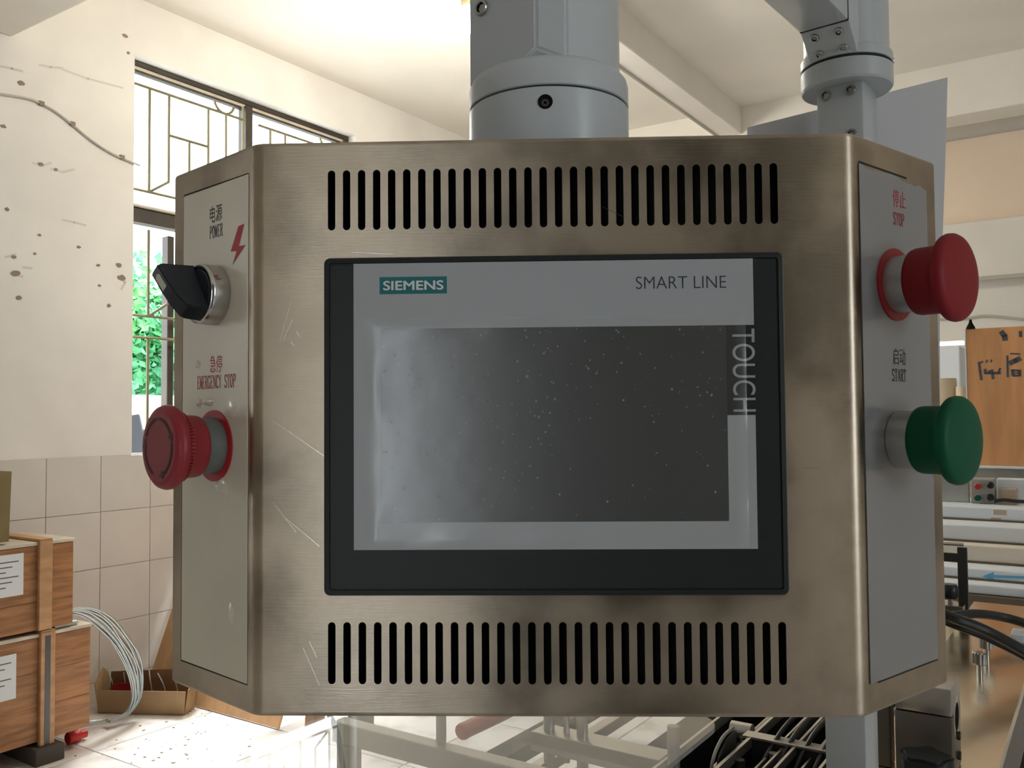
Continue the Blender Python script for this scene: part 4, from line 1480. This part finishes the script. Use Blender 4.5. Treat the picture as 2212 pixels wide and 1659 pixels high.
obj('hook_plate', prism([P(0.805, -0.246, 0.875), P(0.832, -0.246, 0.935), P(0.865, -0.246, 0.950), P(0.900, -0.246, 0.952), P(0.900, -0.246, 0.875)], NV * 0.003), 'dark_metal', bed)
obj('cross_plate', box((0.925, -0.242, 0.895), (0.945, -0.055, 0.935), bevel=0.001), 'dark_metal', bed)
obj('cross_cap', box((0.923, -0.243, 0.935), (0.947, -0.055, 0.938)), 'alu', bed)
obj('roller', tube([P(0.975, -0.278, 0.925), P(0.975, -0.246, 0.925)], 0.013, 18), 'alu', bed, smooth=True)
obj('roller', tube([P(1.02, -0.145, 0.925), P(1.02, -0.075, 0.925)], 0.011, 18), 'alu', bed, smooth=True)
for k, (ta_, tb_) in enumerate(((-0.21, -0.17), (-0.19, -0.15), (-0.165, -0.13), (-0.14, -0.11))):
    obj('air_hose', tube(spline([P(0.80, ta_ - 0.01, 0.86), P(0.88, ta_, 0.90), P(0.97, (ta_ + tb_) / 2, 0.952), P(1.12, tb_, 0.955), P(1.35, tb_ + 0.01, 0.95)], 6), 0.0035, 8), 'dark_metal' if k % 2 else 'cable_black', bed, smooth=True)
for k in range(5):
    obj('clamp_post', lathe([(0.004, 0), (0.004, 0.03), (0.007, 0.03), (0.007, 0.042), (0, 0.042)], P(0.86 + 0.05 * (k % 3), -0.225 + 0.032 * k, 0.885), Z, 10), 'alu' if k % 2 else 'dark_metal', bed, smooth=True)

# clear acrylic cover, rounded at its far right corner
apts = [P(-0.10, -0.685, 1.0), P(-0.10, -0.215, 1.0)]
rc = 0.05
for i in range(9):
    a = math.radians(0 + 90 * i / 8)
    apts.append(P(0.785 - rc + rc * math.sin(a), -0.215 - rc + rc * math.cos(a), 1.0))
for i in range(5):
    a = math.radians(90 * i / 4)
    apts.append(P(0.785 - 0.02 + 0.02 * math.cos(a), -0.685 + 0.02 - 0.02 * math.sin(a), 1.0))
cov = thing('clear_cover', 'clear acrylic machine cover reflecting the window', 'acrylic cover', P(0.35, -0.45, 1.0))
obj('cover_sheet', prism(apts, Z * 0.006), 'acrylic', cov)
for s_, t_ in ((0.74, -0.655), (0.74, -0.27)):
    obj('spacer', lathe([(0, 0), (0.008, 0), (0.008, 0.095), (0, 0.095)], P(s_, t_, 0.9045), Z, 16), 'alu', cov, smooth=True)
# dark bent tube drawn for the window jamb's reflection in the cover
gp = spline([hit(u, v, NV, -0.70) for u, v in ((712, 1545), (728, 1580), (735, 1620), (742, 1668))], 6)
gd2 = bmesh.new()
for i, p in enumerate(gp):
    pass
tube(gp, 0.004, 10, gd2)
tag(obj('jamb_reflection', gd2, 'dark_metal', smooth=True), 'dark bent streak drawn for the window jamb reflected in the clear cover', 'reflection')

# stainless table strip carrying the column
obj('table_top', box((0.30, -0.05, TZ - 0.012), (1.90, 0.092, TZ), bevel=0.0015, seg=1), 'table_steel', tab)
obj('apron', box((0.32, 0.072, TZ - 0.14), (1.88, 0.080, TZ - 0.012)), 'bronze_plate', tab)
for s_ in (0.34, 1.82):
    obj('leg', box((s_, -0.03, 0), (s_ + 0.05, 0.07, TZ - 0.012), bevel=0.003), 'dark_metal', tab)

# bearing block beside the column
tq = hit(2055, 1490, Z, 1.085)
bs_, bt_ = tq.dot(DV), tq.dot(NV)
blk = obj('bearing_block', box((bs_, bt_ - 0.062, TZ), (bs_ + 0.066, bt_, 1.052), bevel=0.0025), 'bronze_plate', mf, smooth=True, angle=30)
obj('block_cap', box((bs_, bt_ - 0.062, 1.053), (bs_ + 0.066, bt_, 1.085), bevel=0.0025), 'alu', blk, smooth=True, angle=30)
obj('bore_ring', lathe([(0.015, 0.0005), (0.024, 0.0012), (0.026, 0.0005), (0.026, -0.003)], P(bs_ + 0.034, bt_, 1.045), NV, 32, cap=False), 'chrome', blk, smooth=True)
obj('bore', lathe([(0.0, 0.0006), (0.019, 0.0006), (0.019, -0.001)], P(bs_ + 0.034, bt_, 1.045), NV, 32, cap=False), 'dark_inside', blk)
for ds, dt in ((0.012, -0.03), (0.052, -0.018)):
    bb = socket_bolt(P(bs_ + ds, bt_ + dt, 1.087), Z, 0.0055, blk, deep=False)
for dz in (-0.062, -0.085):
    obj('side_screw', lathe([(0, 0.004), (0.005, 0.004), (0.005, 0)], P(bs_ + 0.034, bt_, 1.085 + dz), NV, 12, cap=False), 'dark_metal', blk, smooth=True)
bb2 = obj('mounting_plate', box((bs_ + 0.005, bt_ - 0.108, TZ), (bs_ + 0.03, bt_ - 0.068, 1.10), bevel=0.002), 'bronze_plate', mf)
for z_ in (1.06, 1.035, 1.01):
    obj('plate_nut', lathe([(0, 0.010), (0.004, 0.010), (0.0055, 0.006), (0.0055, 0)], P(bs_ + 0.005, bt_ - 0.104, z_), -DV, 6, cap=False), 'bolt_steel', bb2)
# black star knob
kp = hit(2000, 1640, DV, bs_ - 0.055)
kn_ = thing('star_knob', 'black plastic star knob at the bottom edge by the column', 'knob', V((kp.x, kp.y, TZ)))
bm = bmesh.new()
nn = 40
top_, bot_ = [], []
for i in range(nn):
    a = 2 * math.pi * i / nn
    r = 0.026 + 0.003 * math.cos(5 * a)
    top_.append(bm.verts.new(kp + DV * (r * math.cos(a)) + NV * (r * math.sin(a)) + Z * 0.006))
    bot_.append(bm.verts.new(kp + DV * (r * 1.02 * math.cos(a)) + NV * (r * 1.02 * math.sin(a)) - Z * 0.014))
bm.faces.new(top_)
bm.faces.new(bot_)
for i in range(nn):
    j = (i + 1) % nn
    bm.faces.new((top_[i], top_[j], bot_[j], bot_[i]))
bmesh.ops.recalc_face_normals(bm, faces=bm.faces)
bmesh.ops.bevel(bm, geom=[e for e in bm.edges if e.calc_face_angle(0) > 0.8], offset=0.003, segments=2, affect='EDGES')
obj('knob_head', bm, 'knob_black', kn_, smooth=True, angle=50)
obj('spindle', lathe([(0.006, 0), (0.006, kp.z - 0.01 - TZ)], V((kp.x, kp.y, TZ)), Z, 14), 'bolt_steel', kn_, smooth=True)

# knurled thumb nuts on studs
for (u, v, lab) in ((2117, 1466, 'nearer knurled thumb nut on a stud on the stainless table'), (2132, 1430, 'farther knurled thumb nut just under the black cable')):
    p = hit(u, v, Z, TZ)
    th = thing('thumb_nut', lab, 'thumb nut', p, 'thumb nuts on the table')
    obj('stud', lathe([(0.0045, 0.0), (0.0045, 0.03)], p, Z, 12), 'bolt_steel', th, smooth=True)
    bm = bmesh.new()
    k = 36
    loops = []
    for h, rr in ((0.022, 0.8), (0.024, 1.0), (0.040, 1.0), (0.042, 0.85), (0.042, 0.45), (0.038, 0.42)):
        loops.append([bm.verts.new(p + Z * h + V((math.cos(2 * math.pi * i / k), math.sin(2 * math.pi * i / k), 0)) * (0.0105 * rr * (1.05 if i % 2 else 1.0))) for i in range(k)])
    for a, b in zip(loops, loops[1:]):
        for i in range(k):
            bm.faces.new((a[i], a[(i + 1) % k], b[(i + 1) % k], b[i]))
    bm.faces.new(loops[0])
    bm.faces.new(loops[-1])
    bmesh.ops.recalc_face_normals(bm, faces=bm.faces)
    obj('nut', bm, 'chrome', th)

# black cables lying across the table
for nm, uvz, r, lab in (('power_cable', ((1900, 1290, 1.10), (2000, 1312, 1.09), (2060, 1335, 1.08), (2130, 1362, 1.06), (2215, 1408, 1.03), (2280, 1450, 1.0)), 0.0085, 'thick black cable crossing above the thumb nuts'),
                        ('power_cable', ((1900, 1300, 1.08), (2000, 1326, 1.07), (2060, 1350, 1.065), (2130, 1377, 1.045), (2215, 1420, 1.015), (2280, 1465, 0.995)), 0.0060, 'thinner black cable just below the thick one'),
                        ('power_cable', ((1900, 1318, 1.03), (2040, 1330, 1.03), (2110, 1326, 1.03), (2170, 1334, 1.02), (2230, 1352, 1.01), (2300, 1380, 0.995)), 0.0085, 'black cable lying farthest back on the table')):
    pts = [hit(u, v, Z, z) for u, v, z in uvz]
    tag(obj(nm, tube(spline(pts, 6), r, 10), 'cable_black', smooth=True), lab, 'cable', 'black cables on the table')
p = hit(2200, 1362, Z, 1.0)
wt = tag(obj('wire_tag', box((-0.02, -0.012, 0.98), (0.03, 0.012, 0.998), bevel=0.003), 'foam_white', origin=(0, 0, 0.98)), 'small white connector block at the right picture edge', 'connector')
wt.location = V((p.x, p.y, TZ))

# dark bracket standing on the table
bk = thing('flat_bracket', 'dark flat bar bracket standing behind the cables', 'bracket', hit(2080, 1345, Z, TZ))
BSs = hit(2080, 1345, Z, TZ).dot(DV)
(ta, za), (tb, zb2) = on_wall(2067, 1182, BSs), on_wall(2093, 1345, BSs)
obj('upright', box((BSs, ta, TZ), (BSs + 0.008, tb, za), bevel=0.0015), 'dark_metal', bk)
(tc_, zc1), (_, zc2) = on_wall(1985, 1190, BSs), on_wall(2067, 1215, BSs)
obj('top_bar', box((BSs, tc_, zc2), (BSs + 0.008, ta + 0.004, zc1), bevel=0.0015), 'dark_metal', bk)
(_, zc3) = on_wall(2040, 1180, BSs)
obj('rod', tube([P(BSs + 0.02, tc_, zc3 + 0.003), P(BSs + 0.02, ta + 0.01, zc3 + 0.003)], 0.004, 8), 'alu', bk, smooth=True)
(tk, zk1), (_, zk2) = on_wall(2052, 1265, BSs - 0.03), on_wall(2052, 1292, BSs - 0.03)
ck = lathe([(0, 0.0), (0.012, 0.0), (0.016, 0.006), (0.016, 0.022), (0.012, 0.028), (0, 0.028)], P(BSs - 0.03, tk, zk2), Z, 20)
obj('clamp_knob', ck, 'knob_black', bk, smooth=True)
obj('clamp_stem', tube([P(BSs - 0.03, tk, TZ), P(BSs - 0.03, tk, zk2 + 0.004)], 0.005, 8), 'bolt_steel', bk, smooth=True)
obj('clamp_strap', box((BSs - 0.045, tk - 0.02, zk2 - 0.022), (BSs + 0.001, tb - 0.004, zk2 - 0.012), bevel=0.001), 'bolt_steel', bk)

# ================================================================== FAR BENCH WITH WHITE BOARDS, BUTTON BOX AND PLYWOOD CRATE
SBN = 2.55
tL_ = on_wall(1900, 1290, SBN)[0]
tR_ = tL_ + 2.0
zE = on_wall(2150, 1290, SBN)[1]
bn = thing('work_bench', 'brown bench behind the machine under white boards', 'bench', P(3.1, (tL_ + tR_) / 2, 0))
obj('bench_top', box((SBN, tL_, zE - 0.022), (3.95, tR_, zE), bevel=0.002), 'bench_brown', bn)
for s_, t_ in ((SBN + 0.1, tL_ + 0.05), (SBN + 0.1, tR_ - 0.1), (3.8, tL_ + 0.05), (3.8, tR_ - 0.1)):
    obj('leg', box((s_, t_, 0), (s_ + 0.06, t_ + 0.06, zE - 0.022), bevel=0.003), 'bench_brown', bn)
zprev = zE
layers = [(SBN + 0.02, 1266, 'foam_white', 'lowest white board at the bench front edge'),
          (SBN + 0.10, 1232, 'foam_white', 'white board printed with a blue arrow'),
          (SBN + 0.22, 1181, 'foam_cream', 'peach cream board above the arrow board'),
          (SBN + 0.30, 1138, 'foam_white', 'white board with a dark joint under it'),
          (SBN + 0.46, 1097, 'foam_white', 'topmost white board with kraft tape under the button box')]
for k, (s0, vtop, m, lab) in enumerate(layers):
    ztop = on_wall(2150, vtop, s0)[1]
    root = thing('foam_board', lab, 'board', P(3.1, (tL_ + tR_) / 2, zprev), 'white boards stacked on the bench')
    obj('board_body', box((s0, tL_ + 0.02 * k, zprev + 0.001), (3.60, tR_ - 0.03 * k, ztop - 0.0005), bevel=0.004), m, root)
    if k > 0:
        obj('dark_joint', box((s0 - 0.006, tL_ + 0.02 * k, zprev + 0.0005), (s0 + 0.01, tR_ - 0.03 * k, zprev + 0.006)), 'bench_brown', root)
    if k == 1:
        bm = bmesh.new()
        pts = [on_wall(u, v, s0) for u, v in ((2122, 1245), (2148, 1235), (2146, 1242), (2225, 1245), (2225, 1251), (2146, 1248), (2147, 1254))]
        poly_flat(bm, [P(s0 - 0.0008, t, z) for t, z in pts])
        obj('arrow_print', bm, 'print_blue', root)['label'] = 'blue arrow pointing left'
    if k == 4:
        for (u0, v0, u1, v1) in ((2146, 1097, 2175, 1113), (2140, 1114, 2163, 1127)):
            (ta, za), (tb, zb2) = on_wall(u0, v0, s0), on_wall(u1, v1, s0)
            obj('kraft_tape', box((s0 - 0.0012, ta, max(zb2, zprev + 0.002)), (s0 - 0.0002, tb, za - 0.006)), 'kraft_tape', root)
    zprev = ztop
ZS = zprev
# galvanised panel and the small button box on the stack
s0 = SBN + 0.62
(ta, za), (tb, zb2) = on_wall(1950, 1020, s0), on_wall(2094, 1097, s0)
tag(obj('metal_panel', box((s0, ta, ZS), (s0 + 0.03, tb, za), bevel=0.002), 'galvanised'), 'galvanised sheet metal panel left of the small button box', 'panel')
(ta, za), (tb, zb2) = on_wall(2095, 1033, s0), on_wall(2150, 1093, s0)
bxr = thing('button_box', 'small grey box with red and green buttons on the boards', 'button box', P(s0 + 0.03, (ta + tb) / 2, ZS))
obj('case', box((s0 - 0.02, ta + 0.003, ZS), (s0 + 0.07, tb, za), bevel=0.004), 'box_grey', bxr)
for u, v, m in ((2113, 1050, 'plastic_red'), (2113, 1075, 'green_plastic'), (2140, 1048, 'knob_black'), (2140, 1074, 'knob_black')):
    t_, z_ = on_wall(u, v, s0 - 0.02)
    bb = obj('button_collar', lathe([(0, 0.01), (0.011, 0.01), (0.012, 0.0)], P(s0 - 0.02, t_, z_), -DV, 16, cap=False), 'box_grey' if m != 'knob_black' else 'dark_metal', bxr, smooth=True)
    obj('button_cap', lathe([(0, 0.024), (0.008, 0.024), (0.0105, 0.021), (0.0105, 0.009)], P(s0 - 0.02, t_, z_), -DV, 16, cap=False), m, bb, smooth=True)
# white strips and cardboard scraps right of the button box
s1_ = SBN + 0.70
for k, (u0, v0, u1, v1, m, lab, cat) in enumerate(((2152, 1034, 2330, 1072, 'foam_white', 'white strip lying behind the button box cable', 'strip'),
                                            (2160, 1056, 2196, 1076, 'kraft_tape', 'brown cardboard scrap by the button box', 'scrap'))):
    (ta, za), (tb, zb2) = on_wall(u0, v0, s1_ - 0.10 * k), on_wall(u1, v1, s1_ - 0.10 * k)
    tag(obj('foam_strip' if k == 0 else 'card_scrap', box((s1_ - 0.10 * k, ta, ZS), (s1_ - 0.10 * k + 0.07, tb, za), bevel=0.003), m), lab, cat)
pts = [hit(u, v, DV, s0 - 0.04 - 0.004 * i) for i, (u, v) in enumerate(((2148, 1082), (2170, 1080), (2195, 1083), (2230, 1084), (2300, 1088)))]
tag(obj('box_cable', tube(spline(pts, 5), 0.006, 8), 'cable_black', smooth=True), 'black cable running right from the small button box', 'cable')

# plywood crate with painted marks, standing on the stack
sC = SBN + 0.86
(ta, za), (tb, zb2) = on_wall(2086, 711, sC), on_wall(2330, 1010, sC)
rk = thing('rack_plate', 'grey ledge board under the plywood crate', 'ledge', P(sC + 0.1, (ta + tb) / 2, ZS))
obj('ledge_body', box((sC - 0.02, ta - 0.05, ZS), (sC + 0.34, tb, zb2 - 0.008), bevel=0.003), 'box_grey', rk)
obj('ledge_top', box((sC - 0.05, ta - 0.05, zb2 - 0.008), (sC + 0.34, tb, zb2), bevel=0.002), 'foam_white', rk)
cr = thing('plywood_crate', 'tall orange brown plywood crate with black painted marks', 'crate', P(sC + 0.15, (ta + tb) / 2, zb2))
obj('front_panel', box((sC, ta, zb2), (sC + 0.012, tb, za), bevel=0.002), 'crate_ply', cr)
obj('side_panel', box((sC + 0.012, ta, zb2), (sC + 0.30, ta + 0.012, za), bevel=0.002), 'crate_ply', cr)
obj('back_panel', box((sC + 0.29, ta + 0.012, zb2), (sC + 0.30, tb, za), bevel=0.002), 'crate_ply', cr)
obj('edge_strip', box((sC - 0.003, ta - 0.004, zb2), (sC + 0.012, ta, za), bevel=0.001), 'foam_white', cr)
for k, (pts, wd) in enumerate((([(2115, 783), (2117, 800), (2120, 820)], 5), ([(2117, 784), (2124, 781)], 4), ([(2130, 780), (2133, 781)], 6), ([(2140, 779), (2143, 780)], 6),
                               ([(2128, 797), (2129, 808)], 6), ([(2128, 806), (2162, 806)], 5), ([(2143, 798), (2145, 819)], 5), ([(2161, 795), (2156, 806)], 4), ([(2138, 806), (2137, 800)], 5),
                               ([(2176, 768), (2177, 815)], 4), ([(2182, 764), (2204, 765)], 3), ([(2183, 784), (2194, 779), (2202, 775)], 10), ([(2187, 798), (2189, 812)], 6), ([(2187, 800), (2206, 801)], 4), ([(2202, 800), (2203, 812)], 6), ([(2188, 812), (2206, 811)], 4), ([(2192, 806), (2202, 806)], 3),
                               ([(2164, 718), (2170, 726), (2171, 733)], 10), ([(2204, 715), (2205, 728)], 6))):
    bm = bmesh.new()
    stroke(bm, [on_wall(u, v, sC) for u, v in pts], wd * 0.0018, DV * (sC - 0.0008), NV, UP)
    obj('painted_mark', bm, 'ink', cr)
# small black cone on the crate
t_, z_ = on_wall(2100, 712, sC + 0.05)
tag(obj('black_cone', lathe([(0, 0), (0.016, 0), (0.015, 0.006), (0.006, 0.024), (0.004, 0.036), (0, 0.036)], P(sC + 0.006, t_ , za), Z, 16), 'machine_black', smooth=True), 'small black cone standing on the plywood crate', 'cone')
# pale drum and roll beyond, lit by the little window
sD = 4.6
for (u0, u1, v0, lab) in ((1990, 2062, 818, 'larger cream drum beyond the box edge'), (2063, 2086, 835, 'smaller cream drum next to the plywood crate')):
    (ta, za), (tb, _) = on_wall(u0, v0, sD), on_wall(u1, v0, sD)
    r = (tb - ta) / 2
    tag(obj('cream_drum', lathe([(0, 0), (r, 0), (r, za - 0.02), (r * 0.97, za), (r * 0.9, za), (r * 0.88, za - 0.01), (0, za - 0.01)], P(sD + r, (ta + tb) / 2, 0), Z, 28), 'drum_cream', smooth=True), lab, 'drum')
(ta, za), (tb, zb2) = on_wall(1960, 752, 5.6), on_wall(2078, 900, 5.6)
tag(obj('white_cabinet', box((5.6, ta, 0), (5.9, tb, za), bevel=0.01), 'foam_white'), 'pale grey cabinet below the small far window', 'cabinet')
# pipe and sagging cable on the far wall
(ta, za), (tb, zb2) = on_wall(1980, 610, SB - 0.12), on_wall(2330, 588, SB - 0.12)
tag(obj('wall_pipe', tube([P(SB - 0.12, ta, zb), P(SB - 0.12, tb, zb)], 0.016, 10), 'cable_grey', smooth=True), 'thin grey pipe along the bottom of the lintel', 'pipe')
pts = [hit(u, v, DV, SB - 0.02) for u, v in ((1980, 690), (2080, 688), (2130, 682), (2212, 690), (2300, 700))]
tag(obj('slack_cable', tube(spline(pts, 6), 0.008, 8), 'cable_grey', smooth=True), 'slack grey cable drooping along the far wall', 'cable')

# ================================================================== BEHIND THE CAMERA (dark blocker added to shade the steel's reflections)
cb = thing('dark_blocker', 'added dark cupboard behind the photographer', 'blocker', V((0.15, -1.4, 0)))
obj('blocker_body', box((-0.17, -1.60, 0), (0.43, -1.15, 2.2), WORLD, bevel=0.01), 'blocker_dark', cb)
obj('blocker_front', box((-0.16, -1.15, 0.05), (0.125, -1.135, 2.15), WORLD, bevel=0.003), 'blocker_dark', cb)
obj('blocker_front', box((0.135, -1.15, 0.05), (0.42, -1.135, 2.15), WORLD, bevel=0.003), 'blocker_dark', cb)
